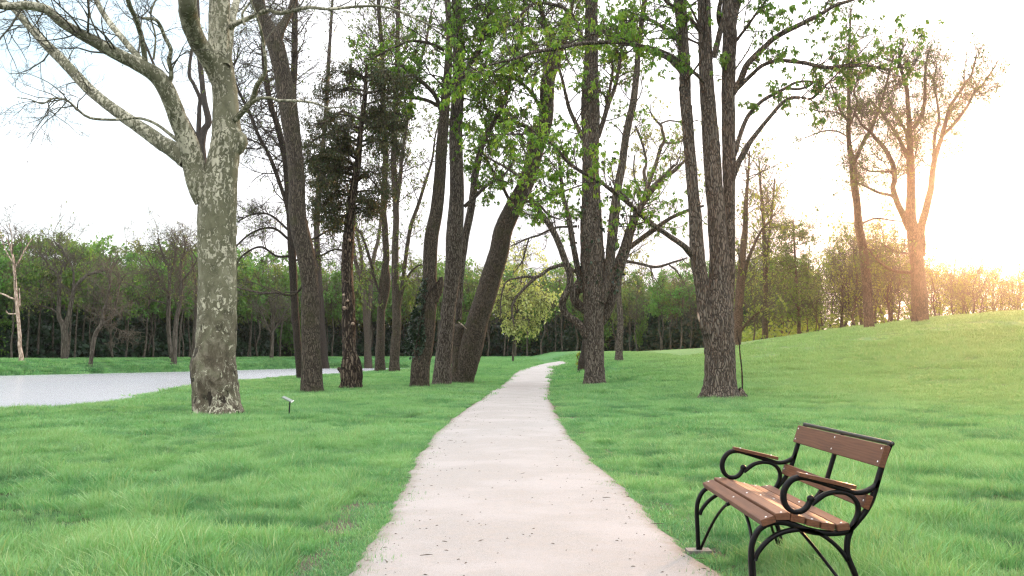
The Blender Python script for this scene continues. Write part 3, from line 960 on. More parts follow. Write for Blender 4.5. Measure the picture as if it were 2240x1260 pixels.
# ---- cluster of slender stems further back
LS = dict(per=2, size=(.12, .22), width=.34, bunch=2, prob=.5, spread=.14, clump=1.6)
LS1 = dict(LS, prob=.55)
traced_tree('slender fork-stemmed tree, leftmost of three thin trees behind the yew', (806, 811), [
    dict(main=1, p=[(806, 813, 20), (804, 770, 15), (803, 735, 14), (800, 690, 13), (797, 650, 12), (790, 620, 11), (783, 590, 9), (775, 557, 8), (768, 480, 7), (760, 400, 5)], n=30, L=2.8, t=(.4, 1)),
    dict(p=[(803, 730, 9), (809, 664, 10), (813, 600, 9), (818, 560, 9), (828, 520, 8), (834, 470, 6)], dd=1, n=16, L=2.4),
    dict(p=[(802, 690, 8), (795, 640, 8), (790, 560, 8), (779, 500, 6), (772, 440, 5)], dd=-1, n=16, L=2.4)],
    (M['bark_brown'], M['twig'], M['leaf_mid']), seed=17, name='slender_tree', group='thin trees behind the yew', sides=12, min_r=.0135, lf=(.65, .6), levels=((4, 4), (4, 3)), leaf=LS)
traced_tree('slender leaning-stemmed tree, middle one of three thin trees behind the yew', (831, 813), [
    dict(main=1, p=[(831, 815, 26), (831, 780, 21), (832, 740, 19), (833, 700, 18), (836, 640, 16), (842, 590, 15), (845, 557, 14), (842, 500, 14), (839, 450, 14), (843, 357, 13), (841, 300, 13), (839, 250, 12), (837, 180, 11), (836, 107, 10), (830, 40, 9), (827, -20, 8), (820, -160, 5)],
         n=84, L=3.0, t=(.35, 1)),
    dict(p=[(834, 690, 12), (848, 628, 12), (846, 590, 12), (843, 560, 10)], dd=.6),
    dict(p=[(845, 590, 9), (833, 640, 5), (820, 610, 6), (807, 560, 7), (790, 512, 6), (775, 500, 5)], dd=-1, n=16, L=2.0)],
    (M['bark_brown'], M['twig'], M['leaf_mid']), seed=18, name='slender_tree', group='thin trees behind the yew', sides=12, min_r=.0135, lf=(.65, .6), levels=((6, 4), (5, 3)), leaf=LS1)
traced_tree('slender tall tree, rightmost of three thin trees behind the yew', (862, 814), [
    dict(main=1, p=[(862, 816, 27), (863, 790, 23), (865, 753, 22), (868, 700, 20), (866, 660, 17), (865, 628, 16), (864, 557, 15), (866, 500, 14), (866, 450, 14), (861, 357, 13), (863, 300, 12), (864, 250, 12), (866, 200, 11), (868, 143, 10), (871, 36, 9), (872, -60, 8), (874, -180, 5)],
         n=84, L=3.0, t=(.35, 1)),
    dict(p=[(872, 672, 9), (880, 620, 9), (886, 575, 9), (892, 530, 9), (900, 490, 9), (914, 450, 8), (930, 400, 7), (945, 350, 5), (952, 300, 4), (965, 245, 2.5), (968, 200, 1.5)], dd=1, n=22, L=2.4),
    dict(p=[(868, 450, 10), (876, 380, 9), (879, 343, 8), (893, 250, 7), (907, 178, 6), (928, 107, 5), (945, 20, 4)], dd=-1, n=26, L=2.4),
    dict(p=[(876, 655, 5), (895, 600, 5), (925, 580, 4), (925, 630, 3)], dd=-.5, n=8, L=1.6)],
    (M['bark_brown'], M['twig'], M['leaf_mid']), seed=19, name='slender_tree', group='thin trees behind the yew', sides=12, min_r=.0135, lf=(.65, .6), levels=((6, 4), (5, 3)), leaf=LS1)


# ---- three big trunks left of the path
def ivy_hook(spots, seed):
    def f(tb, root, loc, d):
        rng = np.random.default_rng(seed)
        n = 900
        cs, ax = [], []
        for _ in range(n):
            y = rng.triangular(600, 745, 785)
            wdt = np.interp(y, [600, 690, 740, 785], [4, 13, 20, 16])
            x = np.interp(y, [600, 690, 740, 785], [933, 915, 912, 905]) + rng.uniform(-1, 1) * wdt
            xc = np.interp(y, [600, 646, 700, 771, 848], [941, 941, 936, 925, 917]); hw = np.interp(y, [600, 700, 771, 848], [16, 17, 21, 22])
            off = (x - xc) / hw
            rad = hw / F * d
            dep = -math.sqrt(max(0.0, 1 - off * off)) * rad
            cs.append(P(x, y, d + dep - rng.uniform(0, .09)))
            ax.append((off + rng.normal() * .5, -.5 + rng.normal() * .4, -.6))
        c = np.array(cs); a = norm(np.array(ax))
        v, f_ = leaves(c, a, rng.uniform(.09, .16, n), .42, rng, .1)
        mesh_obj('ivy', v, [f_], M['leaf_ivy'], root, loc, attrs={'rnd': np.repeat(rng.random(n), 4)})
        mb = TreeBuild(2)
        for ln in ([(910, 760, 4), (922, 700, 3), (930, 660, 3), (945, 632, 3), (962, 612, 4)],):
            p3, r = line(ln, d - .36, 0)
            mb.limb(p3, r, 6, .1, .1)
        mb.wood.build('creeper_stem', M['bark_dark'], root, loc)
        kb = TreeBuild(8)
        p3, r = line([(950, 660, 20), (957, 635, 22), (963, 618, 16), (966, 606, 6)], d - .05, 0)
        kb.limb(p3, r, 10, .08, .14)
        kb.wood.build('branch_stub', M['bark_brown'], root, loc)
    return f


traced_tree('brown leaning trunk with an ivy clump, left one of three by the path', (917, 848), [
    dict(main=1, p=[(917, 850, 47), (918, 838, 43), (920, 800, 42), (925, 771, 42), (931, 735, 39), (936, 700, 34), (940, 646, 34), (940, 593, 31), (944, 521, 31), (955, 460, 28), (962, 393, 26), (966, 321, 25), (972, 250, 22), (978, 179, 20), (982, 110, 16), (983, 71, 15), (979, 0, 13), (972, -120, 9)],
         n=26, L=3.0, t=(.6, 1)),
    dict(p=[(966, 250, 10), (955, 215, 10), (935, 190, 9), (905, 165, 8), (880, 145, 7), (870, 138, 5), (862, 160, 3)], dd=-2, n=10, L=1.8),
    dict(p=[(965, 235, 9), (930, 218, 8), (890, 213, 8), (850, 214, 7), (820, 222, 5), (795, 230, 3)], dd=2, n=10, L=1.5),
    dict(p=[(972, 110, 8), (940, 95, 7), (900, 90, 6), (860, 105, 5), (820, 125, 4), (790, 140, 2)], dd=-1, n=10, L=1.5)],
    (M['bark_brown'], M['twig'], M['leaf_fresh']), group='three big trunks left of the path', seed=20, name='lime_tree', sides=24, foot=.5, lobes=.08, rough=.03, levels=((6, 4), (5, 3)), leaf=dict(LCH, prob=.7), canopy=(25, 6, 4, 1100), hook=ivy_hook(0, 7))

traced_tree('straight grey-brown trunk, middle one of the three big trunks by the path', (966, 845), [
    dict(main=1, p=[(966, 848, 50), (967, 835, 44), (969, 800, 38), (972, 771, 36), (977, 720, 33), (983, 664, 31), (991, 593, 36), (994, 521, 38), (998, 450, 33), (999, 393, 31), (997, 286, 29), (1003, 179, 28), (1002, 71, 24), (1000, 0, 20), (996, -120, 14)], n=40, L=3.2, t=(.5, 1)),
    dict(p=[(1003, 700, 14), (1007, 611, 15), (1018, 521, 16), (1027, 475, 17), (1032, 446, 17), (1036, 415, 17), (1039, 386, 16), (1053, 321, 14), (1066, 292, 13), (1078, 271, 12), (1093, 240, 11), (1107, 211, 10), (1120, 150, 8), (1140, 70, 6), (1150, -40, 4)], ds=.8, dd=2.5, n=36, L=2.6, t=(.3, 1)),
    dict(p=[(1016, 452, 9), (1040, 430, 8), (1060, 410, 8), (1080, 395, 7), (1105, 380, 5), (1125, 350, 3)], dd=1, n=10, L=1.8),
    dict(p=[(1012, 180, 12), (1028, 140, 10), (1045, 120, 10), (1060, 70, 8), (1075, 10, 6)], dd=-2, n=22, L=2.2)],
    (M['bark_grey'], M['twig'], M['leaf_fresh']), group='three big trunks left of the path', seed=22, name='lime_tree', sides=24, foot=.4, lobes=.08, rough=.03, levels=((6, 4), (5, 3)), leaf=LCH)


def stub_hook(tb, root, loc, d):
    mb = TreeBuild(9)
    p3, r = line([(1004, 842, 36), (1005, 790, 33), (1006, 745, 30), (1004, 722, 26), (1000, 712, 14), (999, 709, 3)], d + .15, 0)
    mb.limb(p3, r, 14, .1, .10)
    mb.wood.build('dead_stump', M['bark_brown'], root, loc)
    mb = TreeBuild(10)
    p3, r = line([(1003, 705, 3), (1012, 711, 2.5), (1022, 721, 1.6)], d - .4, 0)
    mb.limb(p3, r, 6, .05, .1)
    mb.wood.build('splinter', M['bark_pale'], root, loc); mb = TreeBuild(10)
    p3, r = line([(1027, 800, 5), (1026, 785, 7), (1025, 768, 4)], d - .43, 0)
    mb.limb(p3, r, 6, .05, .1)
    mb.wood.build('splinter', M['bark_pale'], root, loc)


traced_tree('dark trunk leaning strongly to the right, right one of the three by the path', (1015, 839), [
    dict(main=1, p=[(1016, 842, 42), (1017, 830, 40), (1022, 800, 46), (1028, 771, 50), (1037, 735, 49), (1045, 700, 47), (1068, 628, 45), (1090, 557, 43), (1101, 504, 41), (1126, 450, 39), (1154, 393, 36), (1175, 321, 36), (1187, 285, 34), (1195, 250, 32), (1198, 179, 32), (1208, 143, 26), (1202, 90, 15), (1190, 45, 12), (1180, 0, 9), (1165, -100, 6)],
         n=44, L=3.0, t=(.45, 1)),
    dict(p=[(1208, 160, 18), (1222, 125, 13), (1235, 90, 11), (1246, 45, 9), (1254, -10, 7), (1262, -100, 5)], dd=1.5, n=22, L=2.4),
    dict(p=[(1125, 462, 8), (1100, 410, 7), (1075, 370, 7), (1060, 340, 5), (1040, 330, 3)], dd=-1, n=12, L=1.6),
    dict(p=[(1140, 440, 7), (1175, 445, 6), (1200, 470, 5), (1225, 480, 3)], dd=-1.5, n=6, L=1.4),
    dict(p=[(1180, 300, 9), (1145, 275, 8), (1110, 262, 7), (1085, 270, 5), (1060, 290, 3)], dd=-2, n=20, L=2.0),
    dict(p=[(1190, 250, 9), (1160, 200, 8), (1120, 170, 7), (1080, 165, 5), (1050, 180, 3)], dd=-2.5, n=24, L=2.2),
    dict(p=[(1200, 150, 9), (1170, 100, 8), (1130, 60, 7), (1090, 40, 5), (1050, 45, 3)], dd=-1, n=24, L=2.2)],
    (M['bark_brown'], M['twig'], M['leaf_fresh']), group='three big trunks left of the path', seed=23, name='lime_tree', sides=24, foot=.5, lobes=.10, rough=.04, levels=((6, 4), (5, 3)), leaf=LCH, canopy=(26, 6, 4, 1100), hook=stub_hook)


# ---- the many-stemmed tree right of the path
def t9_hook(tb, root, loc, d):
    rng = np.random.default_rng(31)
    n = 420
    y = rng.uniform(330, 640, n); x = rng.choice([1262, 1290, 1305, 1340, 1352], n) + rng.normal(size=n) * 9
    c = np.array([P(a, b, d - .5 + rng.uniform(-.2, .6)) for a, b in zip(x, y)])
    v, f = leaves(c, norm(rng.normal(size=(n, 3)) + (0, -.3, -.5)), rng.uniform(.12, .22, n), .4, rng, .2)
    mesh_obj('ivy', v, [f], M['leaf_ivy'], root, loc, attrs={'rnd': np.repeat(rng.random(n), 4)})


T9 = [
    dict(main=1, p=[(1300, 846, 56), (1300, 832, 48), (1300, 800, 43), (1300, 771, 42), (1300, 735, 42), (1300, 700, 43), (1299, 660, 48), (1299, 628, 52), (1298, 590, 55), (1297, 557, 54), (1295, 520, 52), (1294, 486, 50), (1293, 428, 40), (1292, 357, 35), (1291, 250, 40), (1291, 179, 37), (1293, 107, 29), (1294, 0, 30), (1296, -120, 24), (1298, -260, 16)],
         n=26, L=2.6, t=(.6, 1)),
    dict(p=[(1312, 660, 26), (1324, 628, 24), (1332, 593, 22), (1339, 521, 22), (1343, 480, 22), (1346, 450, 21), (1348, 428, 19), (1361, 357, 18), (1371, 286, 17), (1384, 232, 16), (1393, 161, 13), (1396, 107, 12), (1403, 54, 12), (1410, 0, 12), (1420, -120, 8)], ds=-.2, dd=-1, n=20, L=2.2, t=(.45, 1)),
    dict(p=[(1312, 705, 24), (1325, 682, 28), (1336, 650, 29), (1345, 618, 29), (1355, 580, 28), (1366, 548, 25), (1379, 504, 20), (1393, 468, 16), (1407, 445, 12), (1440, 400, 8), (1475, 360, 5)], ds=.6, dd=1.5, n=16, L=1.8, t=(.5, 1)),
    dict(p=[(1366, 548, 13), (1375, 543, 12), (1402, 523, 11), (1429, 504, 11), (1464, 479, 9), (1504, 461, 8), (1540, 450, 5)], ds=1, dd=0, n=10, L=1.3, t=(.3, 1)),
    dict(p=[(1352, 570, 8), (1368, 571, 7), (1400, 577, 6.5), (1436, 584, 6), (1475, 573, 5), (1504, 564, 3)], ds=1, dd=0, n=7, L=1.1, t=(.3, 1), bare=True),
    dict(p=[(1464, 580, 4), (1478, 590, 4), (1489, 607, 3)], ds=.3, dd=.3),
    dict(p=[(1284, 735, 20), (1278, 726, 19), (1264, 707, 17), (1252, 699, 16), (1241, 690, 16), (1231, 674, 15), (1230, 660, 16), (1237, 645, 16), (1246, 628, 16), (1247, 606, 16), (1242, 585, 15), (1232, 558, 15), (1218, 521, 14), (1200, 489, 13), (1178, 460, 12), (1160, 428, 10), (1150, 402, 8), (1120, 375, 6), (1064, 343, 4)],
         ds=-.1, dd=-2, n=18, L=1.6, t=(.55, 1)),
    dict(p=[(1288, 600, 22), (1277, 612, 24), (1264, 628, 25), (1257, 645, 22), (1260, 660, 20), (1272, 672, 20), (1284, 680, 20)], ds=.2, dd=.2),
    dict(p=[(1275, 602, 9), (1257, 593, 8), (1243, 584, 8), (1229, 580, 8), (1214, 584, 8), (1200, 589, 8), (1186, 600, 7.5), (1171, 607, 7), (1155, 605, 6), (1139, 607, 5), (1111, 614, 4), (1100, 632, 4), (1095, 664, 3), (1095, 693, 2)],
         dd=-1.5, n=8, L=.9, t=(.4, 1), up=-.06, bare=True),
    dict(p=[(1176, 604, 7), (1160, 618, 7), (1142, 636, 6.5), (1125, 657, 6), (1120, 675, 4.5), (1121, 693, 4), (1125, 714, 3)], ds=-1, dd=-1.4, n=4, L=.6, up=-.08, bare=True),
    dict(p=[(1262, 495, 6), (1243, 496, 5), (1222, 497, 5), (1200, 504, 5), (1178, 515, 4.5), (1157, 521, 4), (1118, 538, 3)], dd=-1, n=6, L=1.0, up=-.03, bare=True),
    dict(p=[(1157, 521, 4), (1150, 545, 3.5), (1143, 571, 3), (1121, 600, 2)], ds=-.6, dd=-1, n=4, L=.6, up=-.08, bare=True),
    dict(p=[(1276, 640, 14), (1266, 600, 14), (1260, 570, 13), (1254, 539, 12), (1246, 486, 12), (1240, 460, 11), (1232, 430, 10), (1226, 380, 8), (1222, 330, 6)], dd=-.8, n=14, L=1.6, t=(.4, 1)),
    dict(p=[(1282, 330, 14), (1275, 304, 12), (1262, 275, 10), (1250, 250, 9), (1243, 230, 9), (1239, 214, 8), (1229, 171, 7), (1215, 120, 5)], dd=-1, n=14, L=1.8),
    dict(p=[(1279, 95, 12), (1271, 79, 10), (1260, 52, 9), (1250, 32, 9), (1232, 17, 8), (1214, 11, 8), (1190, 7, 7), (1171, 7, 7), (1150, 21, 6), (1132, 46, 5), (1120, 80, 3)], dd=-2, n=18, L=1.8),
    dict(p=[(1308, 300, 12), (1318, 270, 11), (1330, 230, 10), (1345, 190, 9), (1355, 140, 8), (1362, 90, 6)], dd=1, n=16, L=1.8),
    dict(p=[(1314, 280, 8), (1325, 240, 8), (1335, 190, 7), (1340, 140, 6), (1325, 90, 5)], dd=2, n=14, L=1.8),
]
traced_tree('massive many-stemmed tree with a twisted low limb, right beside the path bend', (1300, 843), T9, (M['bark_grey'], M['twig'], M['leaf_fresh']), seed=24, name='chestnut_tree', sides=28, foot=.5, lobes=.16, rough=.06,
            levels=((6, 4), (4, 3)), leaf=dict(LCH, prob=.42), canopy=(26, 7, 4, 1500), hook=t9_hook)


# ---- the big three-stemmed tree on the right
def t10_hook(tb, root, loc, d):
    mb = TreeBuild(33)
    for ln in ([(1628, 880, 5), (1623, 866, 4), (1624, 840, 3.6), (1622, 800, 3.4), (1619, 775, 3), (1617, 750, 2.6), (1612, 725, 2)],):
        p3, r = line(ln, d - .1, 0)
        mb.limb(p3, r, 6, .08, .1)
    mb.wood.build('creeper_stem', M['bark_dark'], root, loc)
    mb = TreeBuild(34)
    p3, r = line([(1526, 683, 2), (1528, 690, 6), (1530, 698, 6), (1531, 705, 2)], d - .24, 0)
    mb.limb(p3, r, 8, .03, .05)
    mb.wood.build('torn_scar', M['bark_pale'], root, loc)
    mb = TreeBuild(35)
    for ln in ([(1545, 868, 34), (1535, 874, 22), (1522, 880, 8)], [(1612, 862, 32), (1625, 868, 20), (1640, 876, 6)], [(1575, 868, 36), (1578, 880, 20), (1580, 888, 5)]):
        p3, r = line(ln, d - .15, 0)
        mb.limb(p3, r, 9, .08, .1)
    mb.wood.build('root_flare', M['bark_grey'], root, loc)
    rng = np.random.default_rng(36)
    tb2 = TreeBuild(37)
    for k in range(26):                                   # dry creeper winding up the left stem
        y0 = rng.uniform(60, 420); ln = []
        for j in range(7):
            y = y0 - j * 14
            xc = np.interp(y, [0, 71, 143, 214, 321, 428], [1488, 1493, 1497, 1499, 1508, 1517])
            ln.append((xc + rng.uniform(-13, 13), y, 1.8))
        p3, r = line(ln, d - .5, 0)
        tb2.limb(p3, r, 4, .12, .05)
    tb2.wood.build('dry_creeper', M['bark_warm'], root, loc)


T10 = [
    dict(main=1, p=[(1576, 876, 100), (1576, 866, 86), (1575, 850, 72), (1575, 825, 65), (1574, 771, 64), (1571, 735, 66), (1571, 700, 66), (1572, 660, 56), (1573, 628, 46), (1573, 557, 42), (1568, 500, 41), (1566, 450, 40), (1563, 428, 39), (1556, 321, 39), (1550, 250, 35), (1545, 179, 33), (1543, 107, 31), (1540, 0, 29), (1536, -120, 24), (1532, -280, 16)],
         n=24, L=2.4, t=(.65, 1)),
    dict(p=[(1552, 730, 34), (1545, 700, 33), (1538, 650, 32), (1536, 628, 32), (1530, 590, 32), (1525, 557, 32), (1522, 486, 29), (1517, 428, 27), (1508, 321, 26), (1503, 260, 26), (1499, 214, 25), (1497, 143, 25), (1493, 71, 24), (1488, 0, 30), (1484, -100, 20), (1478, -240, 12)],
         ds=-.15, dd=-.6, n=16, L=2.0, t=(.55, 1)),
    dict(p=[(1590, 680, 28), (1593, 640, 26), (1596, 557, 24), (1595, 500, 25), (1595, 428, 26), (1595, 357, 31), (1594, 286, 30), (1593, 214, 29), (1594, 143, 30), (1596, 71, 32), (1595, 30, 24), (1592, -10, 17), (1588, -120, 12)], ds=.25, dd=.5, n=10, L=2.0, t=(.6, 1)),
    dict(p=[(1600, 60, 22), (1608, 20, 20), (1614, -20, 18), (1625, -140, 12)], ds=.4, dd=1.5, n=6, L=2.0),
    dict(p=[(1600, 345, 16), (1608, 322, 20), (1612, 316, 14), (1616, 310, 6)], ds=.2, dd=.1),
    dict(p=[(1602, 205, 16), (1618, 179, 14), (1627, 158, 14), (1636, 139, 13), (1664, 111, 13), (1696, 82, 12), (1743, 57, 11), (1786, 36, 9), (1829, 11, 8), (1864, 0, 7), (1930, -30, 4)], ds=.3, dd=-1.5, n=20, L=1.1, t=(.1, 1)),
    dict(p=[(1606, 200, 11), (1625, 182, 9.5), (1645, 163, 9), (1664, 146, 9), (1686, 136, 8.5), (1707, 132, 8.5), (1761, 138, 9), (1791, 145, 9), (1821, 148, 9), (1846, 144, 8.5), (1871, 143, 8), (1921, 148, 7), (1950, 152, 7), (1970, 145, 5), (1986, 134, 3)],
         ds=.3, dd=-2.5, n=26, L=1.1, t=(.2, 1)),
    dict(p=[(1600, 352, 12), (1609, 325, 11), (1616, 305, 10), (1626, 276, 9.5), (1639, 250, 9), (1655, 232, 8.5), (1671, 218, 8), (1695, 205, 7.5), (1718, 193, 7), (1743, 180, 6), (1779, 179, 5), (1815, 195, 3)], ds=.2, dd=1.2, n=14, L=1.0, t=(.3, 1)),
    dict(p=[(1720, 193, 6), (1745, 195, 6), (1770, 188, 5), (1780, 178, 4)], ds=.8, dd=1.1),
    dict(p=[(1598, 415, 16), (1604, 386, 14), (1616, 355, 13), (1629, 332, 13), (1638, 315, 12), (1654, 293, 10), (1672, 270, 9), (1689, 250, 8.5), (1710, 226, 8), (1732, 214, 7), (1755, 214, 6.5), (1775, 216, 6), (1800, 193, 4.5), (1829, 164, 3.5), (1857, 139, 3), (1886, 111, 2.5), (1914, 79, 2)],
         ds=.2, dd=-1, n=18, L=1.0, t=(.4, 1)),
    dict(p=[(1498, 160, 20), (1489, 150, 18), (1478, 140, 15), (1468, 132, 13), (1455, 124, 11), (1439, 118, 10), (1400, 104, 9.5), (1357, 93, 9), (1311, 93, 9), (1264, 96, 9), (1214, 107, 8.5), (1168, 114, 8), (1125, 129, 6.5), (1082, 139, 5), (1029, 154, 3.5), (990, 170, 2)],
         dd=-3, n=40, L=1.3, t=(.1, 1)),
    dict(p=[(1492, 105, 10), (1482, 89, 8.5), (1465, 72, 8), (1446, 57, 8), (1421, 43, 8), (1400, 43, 7.5), (1379, 48, 7), (1339, 63, 6.5), (1296, 75, 5.5), (1257, 89, 4.5), (1220, 110, 3)], ds=-.2, dd=1.5, n=30, L=1.2, t=(.2, 1)),
    dict(p=[(1540, 180, 10), (1529, 168, 8.5), (1515, 156, 7.5), (1500, 143, 7), (1482, 130, 6.5), (1464, 118, 6), (1429, 104, 5.5), (1393, 96, 4.5), (1350, 80, 3)], ds=-.2, dd=-3, n=16, L=1.1),
    dict(p=[(1532, 68, 12), (1521, 54, 10), (1507, 39, 8.5), (1479, 18, 7.5), (1454, 0, 6), (1420, -30, 4)], ds=-.2, dd=-2, n=10, L=1.2),
    dict(p=[(1522, 566, 18), (1511, 554, 16), (1502, 544, 14), (1493, 536, 13), (1461, 514, 11), (1425, 489, 11), (1400, 468, 10.5), (1375, 445, 10), (1339, 418, 9), (1311, 396, 8), (1271, 375, 8), (1243, 354, 7), (1214, 321, 6), (1179, 296, 5.5), (1150, 293, 4.5), (1071, 295, 2.5)],
         ds=-.2, dd=-4, n=34, L=1.2, t=(.25, 1)),
    dict(p=[(1376, 440, 8), (1330, 385, 2)], ds=-2, dd=-2),
    dict(p=[(1316, 398, 4), (1280, 403, 4), (1215, 425, 3.5), (1155, 450, 3)], ds=-2, dd=-3, n=8, L=1.0),
    dict(p=[(1582, 70, 12), (1572, 40, 11), (1575, 10, 10), (1590, -60, 8)], dd=-1),
    dict(p=[(1562, 125, 14), (1575, 70, 13), (1585, 20, 13), (1590, -60, 10)], ds=-.2, dd=-.5),
    dict(p=[(1610, 90, 7), (1640, 50, 6), (1665, 15, 5), (1700, -30, 4)], dd=-1, ds=.2, n=12, L=1.1),
]
traced_tree('biggest grey trunk splitting into three tall stems, on the lawn behind the bench', (1578, 872), T10, (M['bark_grey'], M['twig'], M['leaf_fresh']), seed=25, name='chestnut_tree', sides=30, foot=.35, lobes=.12, rough=.05, step=.1,
            levels=((5, 4), (4, 3)), leaf=dict(LCH, prob=.3, size=(.09, .15)), canopy=(21, 6.5, 3.8, 1700), hook=t10_hook)

# ---- smaller trees between and behind
traced_tree('broken pale-barked trunk with a yellow-green forked top, between the two big right trees', (1354, 789), [
    dict(main=1, p=[(1354, 791, 22), (1355, 770, 16), (1356, 740, 15), (1358, 710, 13), (1357, 690, 12), (1354, 650, 11), (1355, 611, 10), (1366, 550, 9), (1385, 500, 9), (1404, 446, 10), (1414, 418, 10), (1420, 400, 9), (1429, 375, 8), (1439, 345, 8), (1446, 321, 8), (1453, 307, 7), (1448, 285, 7), (1446, 275, 6), (1432, 260, 5), (1420, 240, 3)],
         n=30, L=2.2, t=(.3, 1), up=-.02),
    dict(p=[(1414, 416, 8), (1409, 375, 7), (1414, 357, 6), (1408, 325, 6), (1400, 300, 5), (1390, 275, 4)], dd=.6, n=12, L=1.6),
    dict(p=[(1412, 420, 8), (1430, 405, 8), (1446, 390, 8), (1462, 383, 8), (1480, 370, 7), (1497, 352, 6), (1520, 330, 4)], dd=-.5, n=12, L=1.6),
    dict(p=[(1402, 420, 5), (1390, 395, 5), (1386, 372, 4), (1388, 340, 3)], dd=.4, n=5, L=1.2),
    dict(p=[(1452, 312, 5), (1475, 313, 5), (1492, 308, 4)], dd=.4, n=4, L=1.0),
    dict(p=[(1446, 270, 4), (1465, 264, 4), (1500, 268, 3), (1530, 262, 2)], dd=.4, n=4, L=1.0)],
    (M['bark_grey'], M['twig_far'], M['leaf_yellow']), seed=26, name='broken_tree', sides=14, foot=.4, lobes=.25, rough=.1, levels=((4, 4), (4, 3)), leaf=dict(per=2, size=(.12, .22), prob=.5, bunch=2, spread=.1, clump=1.3))

LH = dict(per=1, size=(.09, .16), width=.36, bunch=2, prob=.4, spread=.12)
traced_tree('tall thin bare tree on the hill crest, left one of the two', (1901, 717), [
    dict(main=1, p=[(1902, 720, 26), (1900, 700, 22), (1898, 638, 20), (1894, 600, 19), (1890, 559, 18), (1883, 520, 18), (1878, 495, 18), (1876, 470, 16), (1874, 440, 16), (1868, 400, 17), (1867, 375, 17), (1866, 357, 16), (1860, 330, 12), (1857, 310, 10), (1856, 279, 10), (1858, 264, 9), (1857, 214, 7.5), (1856, 143, 6), (1859, 71, 4.5), (1862, 20, 3)],
         n=44, L=1.9, t=(.45, 1), ang=(.5, 1.2)),
    dict(p=[(1868, 352, 11), (1876, 340, 10), (1882, 325, 9), (1892, 305, 9), (1904, 286, 8), (1913, 262, 8), (1921, 243, 7), (1930, 218, 6), (1936, 196, 5), (1945, 160, 4), (1955, 120, 3)], dd=1, n=26, L=1.8, t=(.3, 1)),
    dict(p=[(1857, 270, 6), (1848, 255, 5), (1835, 235, 4.5), (1825, 205, 4), (1815, 180, 3)], dd=-.5, n=8, L=1.4),
    dict(p=[(1859, 275, 6), (1872, 240, 5), (1875, 220, 5), (1868, 200, 4), (1880, 160, 3)], dd=.5, n=10, L=1.4),
    dict(p=[(1857, 262, 4), (1830, 246, 3.5), (1795, 244, 3), (1770, 237, 2)], dd=-.5, n=4, L=.9),
    dict(p=[(1853, 298, 4), (1830, 287, 3.5), (1800, 287, 3), (1760, 302, 2)], dd=-.5, n=5, L=.9),
    dict(p=[(1878, 492, 4), (1915, 478, 4), (1950, 482, 3), (1975, 485, 2)], dd=.5),
    dict(p=[(1895, 545, 5), (1915, 550, 4.5), (1925, 575, 4), (1950, 590, 4), (1985, 596, 3)], dd=1, n=8, L=1.2)],
    (M['bark_warm'], M['twig_far'], M['leaf_mid']), group='two tall trees on the hill crest', seed=27, name='hill_tree', d=62, sides=14, foot=.5, lobes=.1, min_r=.011, levels=((6, 4), (6, 3)), leaf=LH, lf=(.75, .7))

